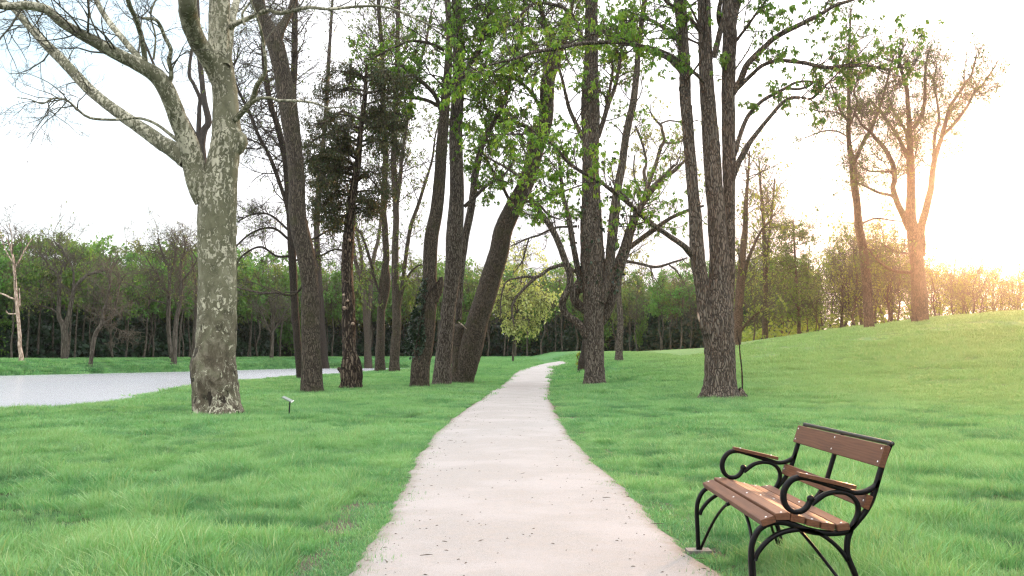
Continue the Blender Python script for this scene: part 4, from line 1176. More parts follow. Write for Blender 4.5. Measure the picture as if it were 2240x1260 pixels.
traced_tree('wide-crowned bare tree on the hill crest with many limbs, right one of the two', (2013, 705), [
    dict(main=1, p=[(2014, 708, 40), (2013, 690, 36), (2010, 640, 32), (2007, 598, 30), (2004, 560, 28), (2001, 539, 27), (1997, 505, 26), (1992, 479, 24), (1993, 430, 18), (1993, 393, 17), (1992, 360, 18), (1991, 339, 16), (1990, 290, 12), (1988, 250, 11), (1985, 215, 9), (1984, 196, 8), (1975, 165, 7), (1968, 130, 5), (1965, 100, 3)],
         n=40, L=2.2, t=(.5, 1)),
    dict(p=[(2006, 560, 20), (2012, 515, 18), (2018, 485, 16), (2025, 460, 15), (2032, 432, 14), (2037, 408, 13), (2043, 357, 12), (2052, 325, 10), (2061, 296, 9), (2070, 262, 8), (2079, 232, 7), (2100, 200, 6), (2112, 180, 5), (2125, 164, 5), (2136, 120, 3)], dd=2, n=34, L=2.0, t=(.4, 1)),
    dict(p=[(2062, 296, 8), (2078, 281, 7), (2093, 264, 7), (2105, 248, 6), (2118, 229, 6), (2130, 205, 5), (2146, 189, 5), (2160, 170, 4), (2171, 154, 3.5), (2185, 130, 2.5)], ds=1.6, dd=3, n=22, L=1.5, t=(.3, 1)),
    dict(p=[(2042, 362, 8), (2043, 330, 7), (2046, 290, 7), (2054, 264, 6), (2050, 221, 5), (2043, 180, 4), (2050, 140, 3)], ds=1.6, dd=0, n=20, L=1.5, t=(.3, 1)),
    dict(p=[(1990, 500, 18), (1981, 479, 16), (1972, 462, 14), (1965, 448, 13), (1953, 412, 12), (1957, 395, 11), (1954, 364, 10), (1944, 340, 9.5), (1932, 321, 9), (1918, 305, 8), (1904, 289, 7), (1885, 272, 6), (1870, 245, 4)], dd=-2, n=30, L=2.0, t=(.35, 1)),
    dict(p=[(1985, 345, 10), (1975, 320, 9), (1965, 300, 8), (1945, 270, 7), (1930, 250, 6), (1905, 220, 5)], dd=-1, n=18, L=1.8),
    dict(p=[(1990, 330, 8), (1982, 290, 7), (1968, 265, 6), (1955, 245, 5), (1945, 215, 4)], dd=1.5, n=14, L=1.8),
    dict(p=[(1999, 280, 10), (2015, 255, 9), (2022, 225, 8), (2024, 190, 7), (2025, 150, 5), (2032, 110, 3)], dd=.6, n=18, L=1.7),
    dict(p=[(1962, 440, 7), (1950, 428, 6.5), (1921, 421, 5.5), (1886, 404, 4.5), (1860, 395, 3)], ds=-1, dd=-2, n=12, L=1.4),
    dict(p=[(1955, 375, 6), (1925, 375, 5), (1895, 372, 4), (1870, 350, 3)], ds=-1, dd=-2.5, n=10, L=1.4),
    dict(p=[(1996, 597, 7), (1970, 595, 6), (1949, 590, 5.5), (1930, 578, 5), (1917, 567, 4), (1900, 545, 3)], dd=-1, n=9, L=1.3),
    dict(p=[(1997, 556, 6), (1975, 553, 5), (1950, 545, 4), (1925, 530, 3)], dd=-1, n=9, L=1.3),
    dict(p=[(2020, 560, 7), (2022, 530, 7), (2018, 500, 6)], dd=.3)],
    (M['bark_warm'], M['twig_far'], M['leaf_mid']), group='two tall trees on the hill crest', seed=28, name='hill_tree', d=62, sides=18, foot=.8, lobes=.14, min_r=.011, levels=((6, 4), (6, 3)), leaf=LH, lf=(.75, .7))
# ------------------------------------------------------------------ trees on the far bank, in front of the wood
BK = dict(sides=10, levels=((5, 4), (4, 3)), lobes=.06, lf=(.6, .55), min_r=.012, twig_sides=3)
traced_tree('dead tree with pale barkless stem and broken side limbs, on the far bank', (47, 788), [
    dict(main=1, p=[(47, 790, 11), (46, 775, 9), (43, 757, 8), (43, 737, 8), (40, 700, 7.5), (37, 666, 7), (34, 630, 6.5), (33, 609, 6), (31, 590, 6), (29, 566, 5), (24, 548, 4.5), (21, 537, 4), (14, 520, 3)], n=10, L=3.0, t=(.55, 1), up=.1),
    dict(p=[(34, 655, 4), (22, 651, 4), (10, 645, 3.5), (-6, 640, 3)]),
    dict(p=[(36, 686, 4), (28, 687, 4), (18, 686, 3), (13, 680, 2.5)], dd=-.5),
    dict(p=[(39, 672, 4), (43, 667, 4), (43, 650, 3), (42, 630, 2)], dd=-.5),
    dict(p=[(31, 588, 4), (42, 570, 3.5), (55, 545, 3), (70, 522, 2)], n=6, L=2.0), dict(p=[(30, 575, 3), (18, 558, 3), (8, 535, 2), (0, 500, 1.5)], n=5, L=2),
    dict(p=[(24, 548, 3), (26, 520, 2), (20, 490, 1.5)], n=3, L=1.5)], (M['bark_pale'], M['twig_far']), seed=41, name='dead_tree', **BK)
traced_tree('dark old tree forking into crooked limbs on the far bank, second from the left', (140, 787), [
    dict(main=1, p=[(140, 789, 16), (141, 760, 14), (141, 723, 14), (135, 705, 11), (129, 694, 10), (129, 660, 9), (131, 623, 8.5), (129, 603, 8), (134, 594, 7), (141, 586, 6), (143, 570, 5), (139, 551, 4), (128, 530, 3)], n=18, L=3.4, t=(.45, 1)),
    dict(p=[(142, 726, 11), (146, 705, 10), (151, 689, 10), (156, 660, 9), (160, 638, 9), (168, 625, 8), (177, 614, 8), (191, 602, 7), (206, 597, 6.5), (222, 592, 6), (237, 589, 5.5), (250, 580, 4), (260, 565, 3)], dd=-1.5, n=22, L=3.0, t=(.25, 1)),
    dict(p=[(129, 602, 6), (118, 592, 5), (108, 586, 4.5), (100, 570, 4), (86, 551, 3)], n=12, L=2.6), dict(p=[(134, 594, 5), (140, 570, 4), (137, 550, 4), (120, 530, 3)], n=8, L=2.4),
    dict(p=[(127, 685, 4), (112, 676, 4), (95, 670, 3), (70, 665, 2)], dd=-1, n=9, L=2.2), dict(p=[(160, 640, 5), (161, 600, 4), (156, 580, 4), (148, 562, 3)], n=9, L=2.4)],
    (M['bark_far'], M['twig_far'], M['leaf_olive']), seed=42, name='bank_tree', leaf=dict(per=1, size=(.2, .35), prob=.18, spread=.1), **BK)
traced_tree('dark tree leaning right with a crooked top, standing on the slope of the far bank', (198, 802), [
    dict(main=1, p=[(197, 805, 11), (199, 790, 9), (203, 760, 9), (206, 740, 9), (213, 722, 9), (221, 711, 8), (226, 697, 8), (224, 685, 7), (231, 668, 6), (235, 652, 5), (240, 630, 4), (238, 600, 3)], n=34, L=2.6, t=(.4, 1), ang=(.6, 1.4)),
    dict(p=[(223, 708, 7), (235, 702, 6), (245, 692, 5.5), (251, 674, 5), (257, 648, 4), (263, 620, 3.5), (278, 596, 2)], n=30, L=2.6, ang=(.6, 1.4)),
    dict(p=[(222, 711, 4), (240, 712, 4), (262, 722, 3), (285, 732, 2)], n=26, L=1.6)], (M['bark_far'], M['twig_far']), seed=43, name='bank_tree', **BK)
traced_tree('spreading bare-crowned tree with paired trunks on the far bank, just left of the plane tree', (379, 797), [
    dict(main=1, p=[(379, 800, 16), (381, 785, 12), (383, 737, 11), (386, 700, 10), (391, 674, 9.5), (395, 645, 8.5), (397, 623, 8), (394, 600, 7), (397, 570, 6), (405, 545, 4), (402, 515, 3)], n=40, L=3.2, t=(.4, 1), ang=(.6, 1.3)),
    dict(p=[(375, 786, 9), (370, 740, 9), (368, 700, 9), (369, 660, 9), (371, 620, 8), (371, 594, 7), (362, 570, 5), (352, 545, 4), (345, 520, 3)], ds=2, dd=2, n=40, L=3.2, t=(.4, 1), ang=(.6, 1.3)),
    dict(p=[(371, 600, 5), (380, 575, 5), (385, 545, 4), (375, 515, 3)], ds=2, dd=2, n=20, L=2.6), dict(p=[(398, 615, 5), (415, 595, 4), (430, 570, 4), (440, 545, 3)], n=20, L=2.6),
    dict(p=[(370, 668, 4), (350, 660, 4), (330, 655, 3), (315, 640, 2)], ds=2, dd=1, n=16, L=2), dict(p=[(369, 640, 5), (352, 625, 4), (345, 600, 4), (330, 580, 3), (318, 560, 2)], ds=2, dd=2, n=20, L=2.6)],
    (M['bark_far'], M['twig_far'], M['leaf_olive']), seed=44, name='bank_tree', leaf=dict(per=1, size=(.15, .3), prob=.2, spread=.1), **BK)
traced_tree('upright trunk half covered by the left edge of the plane trunk, on the far bank', (423, 786), [
    dict(main=1, p=[(422, 788, 13), (424, 760, 11), (427, 720, 10), (429, 680, 9), (430, 640, 7), (425, 600, 5), (420, 560, 3)], n=30, L=3, t=(.35, 1))], (M['bark_far'], M['twig_far']), seed=45, name='bank_tree', **BK)
traced_tree('small bare twiggy tree on the far bank, right of the plane trunk', (595, 785), [
    dict(main=1, p=[(594, 787, 9), (595, 760, 7.5), (596, 740, 7), (597, 714, 6), (600, 690, 4), (603, 660, 3)], n=26, L=3, t=(.45, 1)), dict(p=[(596, 735, 5), (585, 715, 4), (575, 690, 3), (565, 670, 2)], n=14, L=2.4),
    dict(p=[(597, 725, 5), (610, 705, 4), (622, 685, 3), (635, 668, 2)], n=14, L=2.4)], (M['bark_far'], M['twig_far']), seed=46, name='bank_tree', **BK)

traced_tree('pale yellow-green young tree with drooping leaves, beyond the end of the path', (1122, 789), [
    dict(main=1, p=[(1122, 790, 5), (1123, 760, 4.5), (1127, 720, 4), (1132, 680, 4), (1138, 630, 3.5), (1142, 590, 3), (1145, 555, 2)], n=34, L=3.0, t=(.5, 1), up=-.10, ang=(.7, 1.5)),
    dict(p=[(1133, 680, 3), (1150, 650, 3), (1170, 640, 2.5), (1185, 655, 2)], dd=-1.5, n=26, L=2.0, up=-.15), dict(p=[(1132, 690, 3), (1120, 655, 3), (1105, 635, 2.5), (1094, 645, 2)], dd=-1.5, n=26, L=2.0, up=-.15),
    dict(p=[(1128, 720, 3), (1138, 700, 3), (1150, 695, 2.5), (1158, 705, 2)], dd=-1.5, n=12, L=1.6, up=-.2), dict(p=[(1126, 735, 3), (1122, 715, 2.5), (1118, 712, 2), (1116, 722, 2)], dd=-1.5, n=10, L=1.3, up=-.2)],
    (M['bark_far'], M['twig_far'], M['leaf_pale']), seed=47, name='young_tree', d=104, sides=8, levels=((5, 4), (4, 3)), leaf=dict(per=3, size=(.18, .36), prob=.6, spread=.2, width=.4), up2=-.12, min_r=.01)

traced_tree('thin leafy sapling at the left foot of the many-stemmed tree', (1268, 792), [
    dict(main=1, p=[(1268, 794, 3), (1265, 785, 2.5), (1261, 776, 2)], n=6, L=.45, t=(.3, 1))], (M['twig'], M['twig'], M['leaf_bush']), seed=48, name='sapling', d=62, sides=6, levels=((3, 3), (3, 3)),
    leaf=dict(per=2, size=(.12, .2), prob=.9, width=.4))
traced_tree('dark broken stump just behind the foot of the many-stemmed tree', (1277, 789), [
    dict(main=1, p=[(1277, 791, 26), (1277, 780, 20), (1279, 765, 16), (1280, 748, 13), (1279, 738, 6)])], (M['bark_dark'], M['twig']), seed=49, name='tree_stump', d=60, sides=14, lobes=.2, foot=.4, rough=.12, cat='stump')

# ------------------------------------------------------------------ trees behind the hill, right
LB = dict(per=3, size=(.16, .3), width=.38, bunch=1, prob=.75, spread=.2, clump=1.5)
traced_tree('tall slender tree with two upright leafy stems, behind the hill right of the biggest trunk', (1673, 755), [
    dict(main=1, p=[(1673, 760, 15), (1674, 700, 12), (1675, 640, 11), (1673, 600, 10), (1672, 540, 9), (1670, 480, 8), (1667, 440, 7), (1663, 400, 5), (1660, 345, 3)], n=70, L=2.4, t=(.2, 1), up=.1),
    dict(p=[(1675, 620, 7), (1680, 560, 7), (1682, 520, 6), (1690, 450, 5), (1695, 390, 3)], n=46, L=2.2, up=.1)],
    (M['bark_warm'], M['twig_far'], M['leaf_bush']), seed=51, name='slim_hill_tree', d=84, sides=9, levels=((4, 4), (3, 3)), leaf=dict(LB, prob=.5, size=(.12, .24)), min_r=.008)
traced_tree('thin forked bare trunk close behind the biggest trunk, at the foot of the hill', (1612, 765), [
    dict(main=1, p=[(1608, 768, 30), (1610, 740, 24), (1614, 700, 22), (1618, 650, 20), (1622, 600, 17), (1624, 560, 15), (1630, 500, 12), (1632, 440, 9), (1636, 390, 6), (1640, 330, 3)], n=40, L=2.6, t=(.3, 1)),
    dict(p=[(1616, 668, 10), (1628, 605, 9), (1636, 570, 8), (1648, 540, 7), (1668, 500, 5), (1690, 480, 3)], n=16, L=2.2, t=(.3, 1)),
    dict(p=[(1614, 730, 8), (1622, 722, 7), (1640, 700, 5), (1665, 680, 4), (1690, 665, 2)], dd=-1, n=24, L=2.0)],
    (M['bark_warm'], M['twig_far'], M['leaf_bush']), seed=52, name='slim_hill_tree', d=70, sides=10, levels=((4, 4), (4, 3)), leaf=dict(LB, prob=.25), min_r=.008)
traced_tree('small pointed conifer with layered boughs, behind the hill', (1748, 745), [
    dict(main=1, p=[(1748, 750, 8), (1747, 690, 7), (1743, 640, 6), (1740, 580, 5), (1737, 520, 3), (1735, 478, 2)], n=120, L=1.9, t=(.2, .97), up=-.04, ang=(1.1, 1.6))],
    (M['bark_warm'], M['twig_far'], M['leaf_mid']), seed=53, name='conifer', d=80, sides=8, levels=((5, 3), (3, 3)), leaf=dict(per=3, size=(.12, .24), prob=.8, spread=.1), min_r=.008)


# ------------------------------------------------------------------ the wood: prototypes, then copies
def proto(name, label, group, cat, seed, H, r0, mats, crown_t, nbr, L, leaf, up=.08, bend=.25, levels=((5, 3), (4, 3)), forks=0, ang=(.5, 1.2), lf=(.55, .5)):
    rng = np.random.default_rng(seed)
    tb = TreeBuild(seed)
    k = 7
    z = np.linspace(-.4, H, k)
    p = np.stack([np.cumsum(rng.normal(size=k)) * bend, np.cumsum(rng.normal(size=k)) * bend, z], -1)
    p[:, :2] -= p[0, :2]
    q, r = tb.limb(p, r0 * (1 - .85 * np.linspace(0, 1, k)) + .01, 7, .8, .06)
    tb.sprout(q, r, nbr, L, (crown_t, 1.0), ang, up, .06)
    for _ in range(forks):
        i = int(len(q) * rng.uniform(.25, .5)); a = rng.uniform(0, 6.28)
        e = [q[i] + np.array((math.cos(a) * s * .9, math.sin(a) * s * .9, s * H * .16)) + rng.normal(size=3) * .1 * s for s in range(4)]
        qq, rr = tb.limb(np.array(e), np.linspace(r[i] * .6, .02, 4), 5, .8, .06)
        tb.sprout(qq, rr, nbr // 3, L, (.2, 1), ang, up, .05)
    tb.finish(levels, .25, 3, lf, leaf, .018, .02)
    root = thing(name, label, cat, (0, 0, 0), group)
    tb.emit(root, (0, 0, 0), mats[0], mats[1], mats[2] if len(mats) > 2 else None)
    return root


FG = 'trees of the wood beyond the lawn'
FL = {'green': 'slender tree with fresh green crown at the dark wood edge beyond the lawn', 'olive': 'slender tree with thin olive crown at the dark wood edge beyond the lawn',
      'bare': 'leafless brown-twigged tree at the dark wood edge beyond the lawn', 'low': 'low bushy green tree under the taller trees of the wood edge'}
lf1 = dict(per=3, size=(.26, .5), width=.42, prob=.85, spread=.25, clump=2.2)
protos = []
for s in range(3):
    protos.append(('green', proto('forest_tree', FL['green'], FG, 'tree', 60 + s, 14.5, .17, (M['bark_far'], M['twig_far'], M['leaf_forest']), .45, 30, 2.6, lf1)))
for s in range(3):
    protos.append(('olive', proto('forest_tree', FL['olive'], FG, 'tree', 70 + s, 15.5, .16, (M['bark_far'], M['twig_far'], M['leaf_olive']), .5, 30, 2.6, dict(lf1, prob=.6, size=(.22, .42)), forks=1)))
for s in range(3):
    protos.append(('bare', proto('forest_tree', FL['bare'], FG, 'tree', 80 + s, 16.0, .16, (M['bark_far'], M['twig_far']), .45, 34, 2.8, None, up=.14, forks=1, levels=((6, 3), (5, 3)))))
for s in range(2):
    protos.append(('low', proto('forest_tree', FL['low'], FG, 'tree', 90 + s, 6.5, .09, (M['bark_far'], M['twig_far'], M['leaf_forest']), .12, 40, 1.9, dict(lf1, size=(.22, .42)))))

FRONT = np.array([(-110, 78), (-75, 84), (-52, 93), (-47, 110), (-42, 128), (-36, 158), (-20, 166), (-2, 166), (8, 158), (15, 146), (27, 128), (36, 116), (50, 112), (75, 108)], float)
fs = np.concatenate([[0], np.cumsum(np.linalg.norm(np.diff(FRONT, axis=0), axis=1))])


def front_at(s):
    p = np.array([np.interp(s, fs, FRONT[:, 0]), np.interp(s, fs, FRONT[:, 1])])
    a = np.array([np.interp(s - 2, fs, FRONT[:, 0]), np.interp(s - 2, fs, FRONT[:, 1])]); b_ = np.array([np.interp(s + 2, fs, FRONT[:, 0]), np.interp(s + 2, fs, FRONT[:, 1])])
    t_ = (b_ - a) / np.linalg.norm(b_ - a)
    return p, np.array((-t_[1], t_[0]))


def tree_top_scale(x, y):
    """how tall the wood stands, from its outline in the photograph"""
    px = 1120 + F * x / y
    top = np.interp(px, [-200, 0, 100, 200, 330, 520, 700, 800, 1000, 1100, 1400, 1550, 1620, 1800], [540, 546, 553, 562, 572, 576, 582, 588, 592, 594, 610, 603, 590, 566])
    return CAMH + (HOR - top) / F * y


rf = np.random.default_rng(101)
used = set()
for row in range(5):
    s = rf.uniform(0, 3)
    step = (2.9, 3.4, 4.0, 4.6, 5.0)[row]
    while s < fs[-1]:
        p, nrm = front_at(s)
        q = p + nrm * (row * 3.6 + rf.uniform(-1.3, 1.3))
        s += step * rf.uniform(.6, 1.4)
        px = 1120 + F * q[0] / q[1]
        if px < -160 or px > 1760:
            continue
        kind = rf.choice(4, p=[(.46, .37, .10, .07), (.42, .36, .16, .06), (.36, .36, .28, 0), (.32, .36, .32, 0), (.28, .36, .36, 0)][row])
        kn = ('green', 'olive', 'bare', 'low')[kind]
        k, src = [x for x in protos if x[0] == kn][rf.integers(2 if kn == 'low' else 3)]
        z = float(ground_z(q[0], q[1]))
        H = {'green': 14.5, 'olive': 15.5, 'bare': 16.0, 'low': 11.0}[kn]
        sc = (tree_top_scale(q[0], q[1]) - z) / H * rf.uniform(.86, 1.06) * (.97 + .02 * row)
        o = src if src.name not in used else None
        th = rf.uniform(.8, 1.25)
        if o is None:
            copy_thing(src, (q[0], q[1], z), rf.uniform(0, 6.28), (sc * th, sc * th, sc))
        else:
            used.add(src.name); src.location = (q[0], q[1], z); src.rotation_euler.z = rf.uniform(0, 6.28); src.scale = (sc, sc, sc)
for k, src in protos:
    if src.name not in used:
        for c in list(src.children): bpy.data.objects.remove(c)
        bpy.data.objects.remove(src)

# deep wood behind the rows, and the undergrowth between the trunks: masses nobody could count
rm = np.random.default_rng(102)


def wood_at(px, back):
    d = np.interp(px, 1120 + F * FRONT[1:, 0] / FRONT[1:, 1], FRONT[1:, 1])
    k = (d + back) / d
    return np.stack([(px - 1120) / F * d * k, d * k], -1)


n = 70000
q = wood_at(rm.uniform(-220, 1790, n), rm.uniform(15, 29, n))
zz = ground_z(q[:, 0], q[:, 1], False)
top = tree_top_scale(q[:, 0], np.maximum(q[:, 1], 30)) - zz
hfr = rm.beta(1.0, 1.05, n)
lump = .72 + .34 * hash_noise(q[:, 0], q[:, 1], 3.0, 4)
c = np.stack([q[:, 0], q[:, 1], zz + hfr * top * lump * .93], -1)
v, f = leaves(c, norm(rm.normal(size=(n, 3))), rm.uniform(.6, 1.15, n), .42, rm, .2)
tag(mesh_obj('forest_mass', v, [f], M['leaf_olive'], attrs={'rnd': np.repeat(rm.random(n), 4)}), kind='stuff')
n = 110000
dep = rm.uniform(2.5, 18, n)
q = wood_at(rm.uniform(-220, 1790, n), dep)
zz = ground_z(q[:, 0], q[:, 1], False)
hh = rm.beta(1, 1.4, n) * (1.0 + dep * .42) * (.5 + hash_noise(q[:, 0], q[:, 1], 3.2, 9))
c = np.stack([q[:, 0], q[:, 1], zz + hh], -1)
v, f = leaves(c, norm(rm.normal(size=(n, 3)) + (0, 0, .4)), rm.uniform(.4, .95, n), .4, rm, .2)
tag(mesh_obj('undergrowth', v, [f], M['leaf_shaded'], attrs={'rnd': np.repeat(rm.random(n), 4)}), kind='stuff')  # the dark leaf colour carries the wood's inner shade

# belt of young trees behind the hill crest
HG = 'young trees in the belt behind the hill'
HL = {'leafy': 'bushy yellow-green tree in the belt behind the hill crest', 'thin': 'thin bare-branched young tree in the belt behind the hill crest'}
hp = [('leafy', proto('belt_tree', HL['leafy'], HG, 'tree', 110 + k, 8.5, .13, (M['bark_warm'], M['twig_far'], M['leaf_bush']), .12, 26, 2.5, dict(per=3, size=(.13, .26), width=.4, prob=.6, spread=.25, clump=1.4), up=.10, forks=2, levels=((4, 3), (3, 3)))) for k in range(3)]
hp += [('thin', proto('belt_tree', HL['thin'], HG, 'tree', 120 + k, 9.0, .13, (M['bark_warm'], M['twig_far'], M['leaf_bush']), .2, 26, 2.7, dict(per=1, size=(.14, .26), prob=.35, spread=.2), up=.14, forks=2)) for k in range(2)]
spots = []
for k in range(74):
    px = rf.uniform(1630, 2330) if k > 26 else (1850 + (k * 8.5) if k < 14 else 1990 + (k - 14) * 20)
    d = rf.uniform(76, 108)
    spots.append((px, d, 'leafy' if rf.random() < .68 else 'thin'))
used = set()
for px, d, kn in spots:
    opt = [x for x in hp if x[0] == kn]
    k, src = opt[rf.integers(len(opt))]
    x = (px - 1120) / F * d
    z = float(ground_z(x, d))
    topy = np.interp(px, [1620, 1680, 1720, 1780, 1830, 1870, 1960, 2000, 2060, 2130, 2180, 2240, 2400], [540, 560, 590, 600, 560, 500, 500, 560, 575, 570, 580, 590, 600])
    sc = max(.35, (CAMH + (HOR - topy) / F * d - z) / 9.2 * rf.uniform(.6, 1.16))
    if src.name in used:
        copy_thing(src, (x, d, z), rf.uniform(0, 6.28), (sc, sc, sc))
    else:
        used.add(src.name); src.location = (x, d, z); src.scale = (sc, sc, sc)
n = 5000
px = rm.uniform(1600, 2400, n); dd = rm.uniform(86, 112, n)
xx = (px - 1120) / F * dd
zz = ground_z(xx, dd, False)
c = np.stack([xx, dd, zz + rm.beta(1, 1.7, n) * (1.4 + 2.6 * hash_noise(xx, dd, 4.0, 3))], -1)
v, f = leaves(c, norm(rm.normal(size=(n, 3)) + (0, 0, .3)), rm.uniform(.25, .55, n), .4, rm, .2)
tag(mesh_obj('shrubbery', v, [f], M['leaf_bush'], attrs={'rnd': np.repeat(rm.random(n), 4)}), kind='stuff')
# ------------------------------------------------------------------ bench
def wood_mat():
    m, t, out = new_mat('varnished bench wood')
    tc = t.add('ShaderNodeTexCoord').outputs['Object']
    v = t.mapping(tc, scale=(9, .9, 9))
    n1 = t.noise(v, 3.5, 5, .6, 1.2)
    wv = t.add('ShaderNodeTexWave', wave_type='BANDS', bands_direction='Z'); t.l.new(v, wv.inputs['Vector'])
    wv.inputs['Scale'].default_value = 2.2; wv.inputs['Distortion'].default_value = 5.0; wv.inputs['Detail'].default_value = 3; wv.inputs['Detail Scale'].default_value = 1.2
    g = t.math('ADD', t.math('MULTIPLY', n1, .85), t.math('MULTIPLY', wv.outputs['Fac'], .15))
    oi = t.add('ShaderNodeObjectInfo')
    col = t.ramp(g, [(.2, (.036, .014, .007)), (.5, (.088, .034, .015)), (.8, (.14, .060, .028))])
    col = t.mix(t.math('MULTIPLY', oi.outputs['Random'], .35), col, (.10, .05, .03))
    p = t.add('ShaderNodeBsdfPrincipled'); t.l.new(col, p.inputs['Base Color']); p.inputs['Roughness'].default_value = .5
    p.inputs['Specular IOR Level'].default_value = .28
    b = t.add('ShaderNodeBump'); t.l.new(g, b.inputs['Height']); b.inputs['Distance'].default_value = .0015
    t.l.new(b.outputs[0], p.inputs['Normal']); t.l.new(p.outputs[0], out.inputs[0])
    return m


M['bench_wood'] = wood_mat()
M['iron'] = plain('black painted iron', (.003, .003, .0035), .42, 0, .3, 60, .0004, .14)
M['steel'] = plain('bright steel', (.55, .55, .55), .3, 1.0, .1)
M['concrete'] = plain('concrete pad', (.13, .125, .11), .9, 0, .3, 30, .004)
DN, DF = 5.03, 6.48                            # near and far side frame
BX0 = (1636 - 1120) / F * DN
SPX = F / DN                                   # pixels per metre at the near frame


def bz(X, Y):
    """bench profile point from the enlarged crop: (u back from the front foot, z up)"""
    return np.array((((1480 + X / 3.5) - 1636) / SPX, (HOR + CAMH * SPX - (900 + Y / 3.5)) / SPX))


gz0 = float(ground_z(BX0 + .3, 5.7))
bench = thing('park_bench', 'brown slatted wooden bench with black scrolled iron frames beside the path', 'bench', (BX0, (DN + DF) / 2, gz0))
BL = np.array((BX0, (DN + DF) / 2, gz0))
Y0, Y1 = DN - BL[1], DF - BL[1]


def stroke(pts, y, w0=.013, dep=.017, mb=None, step=.012):
    """flat iron bar along a profile line, rectangular section with soft edges"""
    q = np.array([bz(*a[:2]) for a in pts]); wr = np.array([a[2] if len(a) > 2 else 1.0 for a in pts])
    p3 = np.stack([q[:, 0], np.full(len(q), y), q[:, 1]], -1)
    p, r = resample(p3, wr, step)
    n = len(p)
    t_ = np.zeros_like(p); t_[1:-1] = p[2:] - p[:-2]; t_[0] = p[1] - p[0]; t_[-1] = p[-1] - p[-2]
    t_ = norm(t_); nn = np.stack([-t_[:, 2], np.zeros(n), t_[:, 0]], -1); yy = np.array((0, 1.0, 0))
    sec = [(-1, -.7), (-.7, -1), (.7, -1), (1, -.7), (1, .7), (.7, 1), (-.7, 1), (-1, .7)]
    v = np.stack([p + nn * (a * w0 * r)[:, None] + yy * (b_ * dep) for a, b_ in sec], 1)
    idx = np.arange(n * 8).reshape(n, 8)
    a0, b0, a1, b1 = idx[:-1], np.roll(idx, -1, 1)[:-1], idx[1:], np.roll(idx, -1, 1)[1:]
    f = np.stack([a0, b0, b1, a1], -1).reshape(-1, 4)
    caps = np.concatenate([np.stack([idx[e, [0, 1, 6, 7]], idx[e, [1, 2, 5, 6]], idx[e, [2, 3, 4, 5]]]) for e in (0, -1)])
    (mb).add(v.reshape(-1, 3), np.concatenate([f, caps]))


UP = [(1275, 888, 1.1), (1300, 862, 1.1), (1345, 815, 1), (1400, 750, 1), (1450, 668, 1), (1487, 565, 1), (1530, 435, .95), (1570, 325, .9), (1612, 235, .8)]
RAIL = [(545, 1470), (541, 1300), (536, 1150), (536, 1050), (550, 970), (590, 892), (640, 850), (715, 822, 1.2), (800, 826, 1.25), (880, 852, 1.3), (960, 882, 1.3), (1050, 900, 1.2), (1150, 906, 1.1), (1240, 897, 1.1), (1290, 878, 1.1)]
RLEG = [(1288, 880, 1.1), (1268, 940), (1259, 1000), (1260, 1060), (1275, 1115, 1.1), (1300, 1175, 1.1), (1322, 1240), (1340, 1330), (1348, 1470)]
ARCH = [(563, 1105, .8), (580, 1062, .8), (605, 1025, .8), (640, 985, .8), (690, 942, .8), (760, 905, .85), (850, 882, .9), (940, 878, .9), (1020, 893, .9), (1100, 935, .8), (1180, 1000, .8), (1235, 1065, .8), (1262, 1110, .8)]
ARM = [(1510, 510, .7), (1490, 548), (1462, 572), (1400, 598), (1330, 604), (1260, 585), (1150, 552), (1050, 520), (960, 495), (900, 492, 1.1), (845, 516, 1.1), (803, 570, 1.15), (788, 630, 1.15), (800, 690, 1.1), (836, 733), (885, 747), (930, 738), (965, 710), (985, 675), (994, 655)]
SCR = [(1000, 697, .6), (1030, 668, .9), (1065, 640), (1110, 615, .9), (1180, 600, .9), (1255, 606, .9), (1315, 640, .9), (1346, 690, .9), (1350, 745, .9), (1335, 795, .9), (1305, 845, .9), (1278, 880, .9)]
for y in (Y0, Y1):
    mb = MB()
    for ln in (RAIL, RLEG, ARCH, UP, ARM, SCR):
        stroke(ln, y, mb=mb)
    # ball at the end of the scroll
    cu = bz(994, 652)
    th, ph = np.meshgrid(np.linspace(0, PI, 7), np.arange(10) * 2 * PI / 10, indexing='ij')
    R = .021
    v = np.stack([cu[0] + R * np.sin(th) * np.cos(ph), y + R * np.sin(th) * np.sin(ph), cu[1] + R * np.cos(th)], -1).reshape(-1, 3)
    idx = np.arange(70).reshape(7, 10)
    f = np.stack([idx[:-1], np.roll(idx, -1, 1)[:-1], np.roll(idx, -1, 1)[1:], idx[1:]], -1).reshape(-1, 4)
    mb.add(v, f)
    fr = mb.build('side_frame', M['iron'], bench)
    for X in (545, 1348):
        u0 = bz(X, 1460)[0]
        v, f = box(u0, y, .004, .09, .07, .014)
        mesh_obj('foot_plate', v, [f], M['iron'], fr, smooth=False)


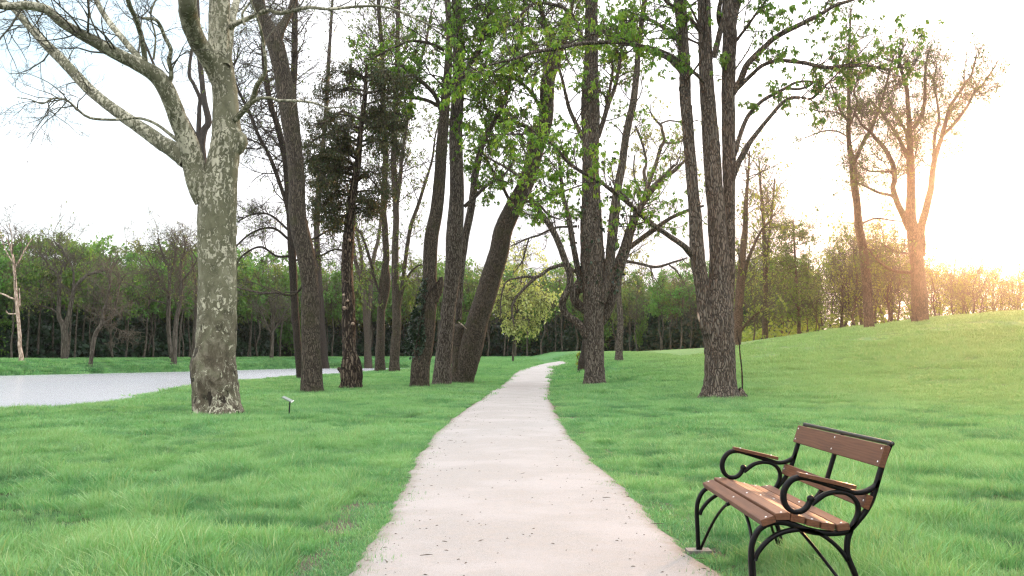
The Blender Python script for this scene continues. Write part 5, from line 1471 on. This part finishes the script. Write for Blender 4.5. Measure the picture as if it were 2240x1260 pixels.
def plank(name, a, b_, thick, y0, y1, mat, parent):
    """board whose visible face runs a->b in the profile; thickness away from the sitter"""
    a = np.array(a); b_ = np.array(b_)
    d = (b_ - a) / np.linalg.norm(b_ - a); nn = np.array((d[1], -d[0])) * thick
    e = .0035
    ring = []
    for (s, c_) in ((a, 1), (b_, -1), (b_ + nn, -1), (a + nn, 1)):
        ring.append(s)
    q = np.array([a + d * e, b_ - d * e, b_ + nn / thick * e, b_ + nn * (1 - e / thick), b_ + nn - d * e, a + nn + d * e, a + nn * (1 - e / thick), a + nn / thick * e])
    ys = np.array([y0, y0 + e, y1 - e, y1])
    cen = q.mean(0); V = []
    for k, y in enumerate(ys):
        s = 1.0 if k in (1, 2) else None
        qq = q if s else cen + (q - cen) * (1 - 2 * e / max(np.linalg.norm(b_ - a), .02) * .5)
        V.append(np.stack([qq[:, 0], np.full(8, y), qq[:, 1]], -1))
    V = np.concatenate(V); idx = np.arange(32).reshape(4, 8)
    f = np.stack([idx[:-1], np.roll(idx, -1, 1)[:-1], np.roll(idx, -1, 1)[1:], idx[1:]], -1).reshape(-1, 4)
    caps = np.concatenate([np.stack([idx[e_, [0, 1, 2, 7]], idx[e_, [7, 2, 3, 6]], idx[e_, [6, 3, 4, 5]]]) for e_ in (0, -1)])
    o = mesh_obj(name, V, [np.concatenate([f, caps])], mat, parent, smooth=False)
    return o, a, b_, d, np.array((-d[1], d[0]))


def bolt(parent, pos2, nrm2, y, r=.006):
    a = np.arange(10) * 2 * PI / 10
    t2 = np.array((nrm2[1], -nrm2[0]))
    ring0 = [np.array((pos2[0] + t2[0] * r * math.cos(q), y + r * math.sin(q), pos2[1] + t2[1] * r * math.cos(q))) for q in a]
    up = np.array((nrm2[0], 0, nrm2[1]))
    v = [p - up * .002 for p in ring0] + [p + up * .0018 for p in ring0] + [np.array((pos2[0], y, pos2[1])) + up * .0045]
    i = np.arange(10); j = np.roll(i, -1)
    mesh_obj('bolt', np.array(v), [np.stack([i, j, j + 10, i + 10], -1), np.stack([i + 10, j + 10, np.full(10, 20)], -1)], M['steel'], parent)


seat = [((601, 803), (704, 768)), ((714, 752), (824, 749)), ((836, 757), (940, 783)), ((952, 790), (1048, 812)), ((1060, 817), (1160, 832)), ((1172, 834), (1266, 822))]
YM = (Y0 + Y1) / 2
for a, b_ in seat:
    o, a2, b2, d, nn = plank('seat_slat', bz(*a), bz(*b_), .036, Y0 - .03, Y1 + .03, M['bench_wood'], bench)
    for y in (Y0, YM, Y1):
        bolt(o, (a2 + b2) / 2, nn, y)
for a, b_ in (((1372, 712), (1412, 612)), ((1497, 406), (1552, 243))):
    o, a2, b2, d, nn = plank('back_slat', bz(*a), bz(*b_), .032, Y0 - .03, Y1 + .03, M['bench_wood'], bench)
    L_ = np.linalg.norm(b2 - a2)
    for y in (Y0, YM, Y1):
        for tt in ((.2, .8) if L_ > .1 else (.5,)):
            bolt(o, a2 + d * L_ * tt, nn, y)
for y in (Y0, Y1):
    o, a2, b2, d, nn = plank('armrest', bz(905, 450), bz(1332, 548), .020, y - .032, y + .032, M['bench_wood'], bench)
    for tt in (.15, .85):
        bolt(o, a2 + (b2 - a2) * tt, nn, y, .006)
# rail along the top of the back, middle support, the two hoops under the seat
p = bz(1612, 236)
v, f = tubes(np.array([[(p[0], Y0 - .02, p[1]), (p[0], YM, p[1]), (p[0], Y1 + .02, p[1])]]), np.full((1, 3), .013), 12)
M['rail'] = plain('dark steel rail', (.05, .05, .05), .3, .8, .1)
mb = MB().add(v, f)
for yy in (Y0 - .02, Y1 + .02):
    bv, bf = box(p[0], yy, p[1], .018, .004, .018); mb.add(bv, bf)
mb.build('top_rail', M['rail'], bench)
mb = MB(); stroke([(1120, 905, .8), (1240, 893, .9), (1300, 862, .9), (1345, 815, .9), (1400, 750, .9), (1450, 668, .9), (1487, 565, .9), (1530, 435, .9), (1570, 325, .9), (1606, 250, .9)], YM, mb=mb, dep=.014)
stroke([(590, 850, .8), (640, 832, .8), (715, 806, .9), (800, 812, .9), (880, 836, .9), (960, 865, .9), (1050, 885, .9), (1120, 900, .8)], YM, mb=mb, dep=.014)
mb.build('middle_support', M['iron'], bench)
for (foot, crest) in ((bz(560, 1440), bz(690, 850)), (bz(1335, 1440), bz(1030, 900))):
    s = np.linspace(-1, 1, 25)
    k = 1 - np.abs(s) ** 2.3
    pts = np.stack([foot[0] + (crest[0] - foot[0]) * k, YM + (Y1 - YM) * s * .99, foot[1] + (crest[1] - foot[1]) * k], -1)
    v, f = tubes(pts[None], np.full((1, 25), .0095), 8)
    MB().add(v, f).build('hoop_brace', M['iron'], bench)
g = G(1523, 1199)
mb = MB(); v, f = box(0, 0, 0, .16, .12, .05); mb.add(v, f)
o = mb.build('concrete_pad', M['concrete'], None, None, False)
o.location = (BX0 + .0, DF, gz0 - .008); tag(o, 'worn concrete pad under the far front foot of the bench', 'pad')

# ------------------------------------------------------------------ small plaque on a post
g = G(632, 908)
ps = thing('plaque_sign', 'low slanted plaque on a thin black post in the grass near the plane tree', 'sign', g)
M['sign_post'] = plain('black post', (.006, .012, .008), .5)
M['sign_plate'] = plain('weathered plate', (.20, .24, .21), .4, .2, .15, 40)
hgt = (908 - 878) / F * g[1]
v, f = tubes(np.array([[(0, 0, -.2), (.01, 0, hgt * .5), (.02, 0, hgt)]]), np.full((1, 3), .018), 8)
MB().add(v, f).build('post', M['sign_post'], ps)
v, f = box(0, 0, 0, .26, .20, .022)
rot = np.array([[math.cos(.45), 0, math.sin(.45)], [0, 1, 0], [-math.sin(.45), 0, math.cos(.45)]])
rx = np.array([[1, 0, 0], [0, math.cos(.12), -math.sin(.12)], [0, math.sin(.12), math.cos(.12)]])
v = v @ rx.T @ rot.T + (-.035, 0, hgt + .045)
mesh_obj('plate', v, [f], M['sign_plate'], ps, smooth=False)
v, f = box(.128, 0, 0, .012, .206, .03)
v = v @ rx.T @ rot.T + (-.035, 0, hgt + .045)
mesh_obj('plate_edge', v, [f], plain('pale plate edge', (.75, .76, .72), .4), ps, smooth=False)

# ------------------------------------------------------------------ litter on the path: twigs, bud scales, crumbs of soil
rl = np.random.default_rng(201)
mb = MB()
for k in range(1100):
    y = 3.6 + 30 * rl.random() ** 2.0
    l_, r_ = path_edges(y)
    if rl.random() < .55:
        x = l_ + rl.exponential(.16) - .12 if rl.random() < .7 else r_ - rl.exponential(.14) + .05
    else:
        x = rl.uniform(l_, r_)
    z = float(ground_z(x, y)) + .012 + .03 * max(0.0, 1 - (2 * (x - l_) / (r_ - l_) - 1) ** 2) + .003
    if x < l_ + .02 or x > r_ - .02: z -= .02
    a = rl.uniform(0, PI) * .5 + rl.choice([0, PI * .5], p=[.7, .3])
    L_ = rl.exponential(.010) + .008 if rl.random() < .93 else rl.uniform(.05, .13)
    w_ = min(.003, L_ * .25)
    dx, dy = math.cos(a) * L_ / 2, math.sin(a) * L_ * .5
    p3 = np.array([[(x - dx, y - dy, z), (x + rl.normal() * w_, y + rl.normal() * w_, z + w_ * .7), (x + dx, y + dy, z)]])
    v, f = tubes(p3, np.array([[w_ * .5, w_, w_ * .4]]), 4)
    mb.add(v, f)
tag(mb.build('litter', plain('twig litter', (.07, .05, .035), .9, 0, .5, 90), None), kind='stuff')
# ------------------------------------------------------------------ grass: clumps of blades strewn over the lawn
def grass_material():
    m, t, out = new_mat('grass blades')
    pos = t.add('ShaderNodeNewGeometry').outputs['Position']
    rnd = t.add('ShaderNodeAttribute', attribute_name='rnd').outputs['Fac']
    tip = t.add('ShaderNodeAttribute', attribute_name='tip').outputs['Fac']
    oi = t.add('ShaderNodeAttribute', attribute_name='tone', attribute_type='INSTANCER').outputs['Fac']
    n1 = t.noise(pos, .55, 3, .6); n2 = t.noise(pos, 2.2, 3, .6)
    c = t.ramp(n1, [(.34, (.045, .20, .072)), (.5, (.09, .285, .088)), (.66, (.16, .345, .11))])
    c = t.mix(t.math('MULTIPLY', t.smooth(n2, .45, .72), .55), c, (.22, .38, .19))
    c = t.mix(t.math('MULTIPLY', rnd, .5), c, (.14, .33, .085))
    c = t.mix(t.math('MULTIPLY', t.math('GREATER_THAN', rnd, .9), .6), c, (.36, .40, .2))
    c = t.mix(t.math('MULTIPLY', t.math('SUBTRACT', 1.0, t.smooth(oi, .0, .5)), .8), c, (.028, .125, .055))
    c = t.mix(t.math('MULTIPLY', t.smooth(oi, .6, 1.0), .6), c, (.235, .40, .165))
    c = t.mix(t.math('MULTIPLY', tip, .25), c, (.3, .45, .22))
    sp = t.add('ShaderNodeSeparateXYZ', i_0=pos)
    glow_tint = t.math('MULTIPLY', t.smooth(sp.outputs[0], 4.0, 15.0), t.smooth(sp.outputs[1], 16.0, 34.0))
    c = t.mix(t.math('MULTIPLY', glow_tint, t.math('MULTIPLY_ADD', n2, .5, .30)), c, (.34, .44, .17))  # blades on the hill tinted with the low sun's warm glow
    p = t.add('ShaderNodeBsdfPrincipled'); t.l.new(c, p.inputs['Base Color']); p.inputs['Roughness'].default_value = .5
    p.inputs['Specular IOR Level'].default_value = .25
    tr = t.add('ShaderNodeBsdfTranslucent'); t.l.new(t.mix(1.0, c, (1.1, 1.1, .7), 'MULTIPLY'), tr.inputs['Color'])
    mx = t.add('ShaderNodeMixShader'); mx.inputs[0].default_value = .3
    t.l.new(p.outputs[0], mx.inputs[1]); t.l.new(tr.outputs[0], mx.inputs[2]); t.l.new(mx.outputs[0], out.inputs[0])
    return m


M['grass'] = grass_material()


def clump(seed, n, rad, h0, h1, wid, lean, out_lean=.5, segs=3, wind=(-.25, -.1)):
    rng = np.random.default_rng(seed)
    a = rng.uniform(0, 6.283, n); r = rad * np.sqrt(rng.random(n))
    bp = np.stack([r * np.cos(a), r * np.sin(a), np.full(n, -.02)], -1)
    h = h0 + (h1 - h0) * rng.beta(2, 2.2, n) * (1 - .35 * (r / rad) ** 2)
    d = np.stack([np.cos(a), np.sin(a), np.zeros(n)], -1) * out_lean * (r / rad)[:, None] + np.concatenate([rng.normal(size=(n, 2)) * lean, np.zeros((n, 1))], 1) + np.array((*wind, 0)) * rng.random((n, 1))
    side = np.stack([np.cos(a + rng.normal(size=n)), np.sin(a + rng.normal(size=n)), np.zeros(n)], -1)
    V, K, T = [], [], []
    rn = rng.random(n)
    for k in range(segs + 1):
        s = k / segs
        c = bp + np.array((0, 0, 1.0)) * (h * (s - .22 * s * s * np.linalg.norm(d, axis=1)))[:, None] + d * (h * s ** 1.8)[:, None]
        if k < segs:
            wv = wid * (1 - .75 * s ** 1.5)
            V += [c - side * wv, c + side * wv]
        else:
            V += [c]
    nv = 2 * segs + 1
    v = np.stack(V, 1).reshape(-1, 3)
    o = (np.arange(n) * nv)[:, None]
    quads = np.concatenate([o + np.array([2 * k, 2 * k + 1, 2 * k + 3, 2 * k + 2]) for k in range(segs - 1)])
    tris = o + np.array([2 * segs - 2, 2 * segs - 1, 2 * segs])
    tip = np.tile(np.concatenate([np.repeat(np.arange(segs) / segs, 2), [1.0]]), n)
    return v, quads, tris, np.repeat(rn, nv), tip


src = []
specs = [(300, 46, .10, .07, .17, .0026, .22), (301, 46, .11, .06, .14, .0026, .3), (302, 56, .10, .10, .24, .003, .28), (303, 44, .12, .04, .10, .0024, .3),      # near
         (304, 50, .18, .07, .15, .005, .25), (305, 54, .17, .08, .20, .0055, .3), (306, 46, .20, .05, .12, .005, .3),                                                   # middle
         (307, 90, .60, .08, .17, .013, .25), (308, 90, .60, .07, .22, .013, .3),                                                                                                   # far
         (309, 90, .26, .02, .08, .0032, .5), (310, 60, .45, .25, .6, .016, .2), (311, 60, .10, .12, .26, .003, .22), (312, 70, .13, .10, .22, .0045, .25)]                                                                                                     # verge stubble, bank reeds
for i, (sd_, n_, rad_, h0, h1, wd, ln) in enumerate(specs):
    v, q, tr_, rn, tp = clump(sd_, n_, rad_, h0, h1, wd, ln)
    if sd_ >= 311:
        rn = .8 + .2 * rn; tp = .5 + .5 * tp
    o = mesh_obj('grass_clump', v, [q, tr_], M['grass'], attrs={'rnd': rn, 'tip': tp})
    C.objects.unlink(o)
    src.append(o)

rg = np.random.default_rng(303)
PTS, ROT, SCL, IDX, TON = [], [], [], [], []


def strew(y0, y1, dens, ids, probs, sc, marg=.60, x_lim=None, keep=None):
    A = (y1 - y0)
    n = int(dens * A * (marg * (y0 + y1) + 6))
    y = rg.uniform(y0, y1, int(n * 1.35)); x = rg.uniform(-1, 1, len(y)) * (marg * y1 + 3)
    ok = np.abs(x) < marg * y + 3
    x, y = x[ok], y[ok]
    po_ = path_out(x, y)
    nz = hash_noise(x, y, .35, 3); nz2 = hash_noise(x, y, 1.3, 7)
    ok = po_ > .03 + .07 * (nz - .5)
    left = x < path_edges(y)[0]
    bare = left & (y < 12) & (po_ < .05 + .16 * nz2) & (nz > .5)
    bare |= left & (y < 9.0) & (np.abs(po_ - .20) < .10 + .24 * (hash_noise(x * 0, y, .7, 33) - .2)) & (nz2 + nz > .2)
    bare |= (~left) & (y < 12) & (po_ < .14 + .2 * nz2) & (nz > .55)
    ok &= ~bare
    ok &= pond_sd(x, y) > .35
    if keep is not None:
        ok &= keep(x, y)
    x, y, po_ = x[ok], y[ok], po_[ok]
    g0 = hash_noise(x, y, 1.1, 11) * .6 + hash_noise(x, y, .45, 12) * .4
    g0 = S((g0 - .18) / .64)
    ok = rg.random(len(x)) < (.5 + .5 * S((g0 - .05) / .35) if y0 < 30 else 1.0)
    x, y, po_, g0 = x[ok], y[ok], po_[ok], g0[ok]
    s = (sc[0] + (sc[1] - sc[0]) * g0) * rg.uniform(.85, 1.15, len(x))
    s *= np.interp(po_, [0, .1, .5, 1.2], [.5, .6, .8, 1.0]) if y0 < 40 else 1.0
    PTS.append(np.stack([x, y, ground_z(x, y) - .02], -1))
    ROT.append(rg.normal(size=len(x)) * .7 + 5 * (hash_noise(x, y, .9, 21) - .5)); SCL.append(s); IDX.append(rg.choice(ids, len(x), p=probs))
    TON.append(np.clip(.55 * rg.random(len(x)) + .45 * S((hash_noise(x, y, .5, 41) - .2) / .6) + .25 * (g0 - .5), 0, 1))


strew(3.2, 9, 230, [0, 1, 2, 3], [.34, .28, .2, .18], (.42, 1.35))
strew(9, 16, 160, [0, 1, 2, 3, 4], [.26, .22, .2, .12, .2], (.45, 1.35))
strew(16, 30, 58, [4, 5, 6], [.4, .3, .3], (.5, 1.4))
strew(30, 52, 18, [4, 5, 6, 7], [.3, .3, .25, .15], (.7, 1.6), marg=.58)
for y0_, y1_, dn_, i_ in ((3.4, 10, 5, 11), (10, 20, 3.2, 12), (20, 34, 1.6, 12)):   # paler taller tufts
    strew(y0_, y1_, dn_, [i_], [1.0], (.5, 1.25), keep=lambda x, y: hash_noise(x, y, 1.6, 31) > .5)
strew(52, 100, 3.0, [7, 8], [.6, .4], (.75, 1.15), marg=.57, keep=lambda x, y: (pond_sd(x, y) > .3) & ~((x > 12) & (y > 68)))
strew(70, 165, 1.6, [7, 8], [.5, .5], (1.1, 1.7), marg=.57, keep=lambda x, y: (x < 4) & (pond_sd(x, y) > .3))
for bx, by, _b, br in BASES:                       # tufts the mower leaves round the trunks
    if by > 55: continue
    k = 70
    a = rg.uniform(0, 6.28, k); rr = br * rg.uniform(.8, 1.25, k) + .05
    x = bx + rr * np.cos(a); y = by + rr * np.sin(a)
    PTS.append(np.stack([x, y, ground_z(x, y) - .02], -1)); ROT.append(rg.uniform(0, 6.28, k)); SCL.append(rg.uniform(.6, 1.3, k)); IDX.append(rg.choice([2, 5], k))
# rank grass along the far water's edge
y = rg.uniform(60, 150, 60000); x = rg.uniform(-90, -8, 60000); sd_ = pond_sd(x, y)
ymid = np.interp(x, [-110, -60, -42, -30, -16, -8, 0], [32, 42, 54, 86, 116, 112, 112])
ok = (sd_ > .1) & (sd_ < 1.3) & (y > ymid) & (hash_noise(x, y, 2.0, 5) > .3)
x, y = x[ok], y[ok]
PTS.append(np.stack([x, y, ground_z(x, y)], -1)); ROT.append(rg.normal(size=len(x))); SCL.append(rg.uniform(.6, 1.3, len(x))); IDX.append(np.full(len(x), 10))
# sparse verge: short tufts creeping on to the grit
yv = 3.4 + 16 * rg.random(1900) ** 1.6
lv, rv = path_edges(yv)
side = rg.random(1900) < .62
off = rg.normal(size=1900) * .14 - .02
xv = np.where(side, lv + off - .02, rv - off * .8 + .02)
PTS.append(np.stack([xv, yv, ground_z(xv, yv) + .0], -1)); ROT.append(rg.uniform(0, 6.28, 1900)); SCL.append(rg.uniform(.3, 1.0, 1900)); IDX.append(rg.choice([9, 3], 1900, p=[.75, .25]))

pts = np.concatenate(PTS); rz = np.concatenate(ROT); scl = np.concatenate(SCL); idx = np.concatenate(IDX)
print('grass clumps', len(pts))
me = bpy.data.meshes.new('grass')
me.vertices.add(len(pts)); me.vertices.foreach_set('co', pts.astype(np.float32).ravel())
for k in range(len(PTS)):
    if k >= len(TON) or len(TON[k]) != len(PTS[k]):
        TON.insert(k, rg.random(len(PTS[k])) * .7)
ton = np.concatenate(TON[:len(PTS)])
for nm, val in (('rz', rz), ('scl', scl), ('tone', ton)):
    a = me.attributes.new(nm, 'FLOAT', 'POINT'); a.data.foreach_set('value', val.astype(np.float32))
a = me.attributes.new('idx', 'INT', 'POINT'); a.data.foreach_set('value', idx.astype(np.int32))
me.materials.append(M['grass'])
grass = bpy.data.objects.new('grass', me); C.objects.link(grass)
tag(grass, kind='stuff')
ng = bpy.data.node_groups.new('strewn grass', 'GeometryNodeTree')
ng.interface.new_socket('Geometry', in_out='INPUT', socket_type='NodeSocketGeometry')
ng.interface.new_socket('Geometry', in_out='OUTPUT', socket_type='NodeSocketGeometry')
N, Lk = ng.nodes, ng.links
gi = N.new('NodeGroupInput'); go = N.new('NodeGroupOutput')
jn = N.new('GeometryNodeJoinGeometry')
for o in reversed(src):
    inf = N.new('GeometryNodeObjectInfo'); inf.inputs['Object'].default_value = o; inf.inputs['As Instance'].default_value = True
    Lk.new(inf.outputs['Geometry'], jn.inputs[0])
iop = N.new('GeometryNodeInstanceOnPoints')
iop.inputs['Pick Instance'].default_value = True


def named(nm, ty):
    nd = N.new('GeometryNodeInputNamedAttribute'); nd.data_type = ty; nd.inputs['Name'].default_value = nm
    return nd.outputs['Attribute']


cx = N.new('ShaderNodeCombineXYZ'); Lk.new(named('rz', 'FLOAT'), cx.inputs[2])
Lk.new(gi.outputs[0], iop.inputs['Points']); Lk.new(jn.outputs[0], iop.inputs['Instance'])
Lk.new(named('idx', 'INT'), iop.inputs['Instance Index']); Lk.new(cx.outputs[0], iop.inputs['Rotation']); Lk.new(named('scl', 'FLOAT'), iop.inputs['Scale'])
Lk.new(iop.outputs[0], go.inputs[0])
md = grass.modifiers.new('strewn', 'NODES'); md.node_group = ng

# ------------------------------------------------------------------ haze: thin volume added for the warm glow round the low sun
HX0, HX1, HY0, HY1, HZ0, HZ1 = -230, 230, -70, 330, -3.0, 42.0
v, f = box((HX0 + HX1) / 2, (HY0 + HY1) / 2, (HZ0 + HZ1) / 2, HX1 - HX0, HY1 - HY0, HZ1 - HZ0)
m, t, out = new_mat('haze')
pv = t.add('ShaderNodeVolumePrincipled'); pv.inputs['Color'].default_value = (.95, .93, .92, 1)
pv.inputs['Density'].default_value = 0.00025; pv.inputs['Anisotropy'].default_value = 0.9
t.l.new(pv.outputs[0], out.inputs['Volume'])
tag(mesh_obj('haze', v, [f], m, smooth=False), kind='stuff')
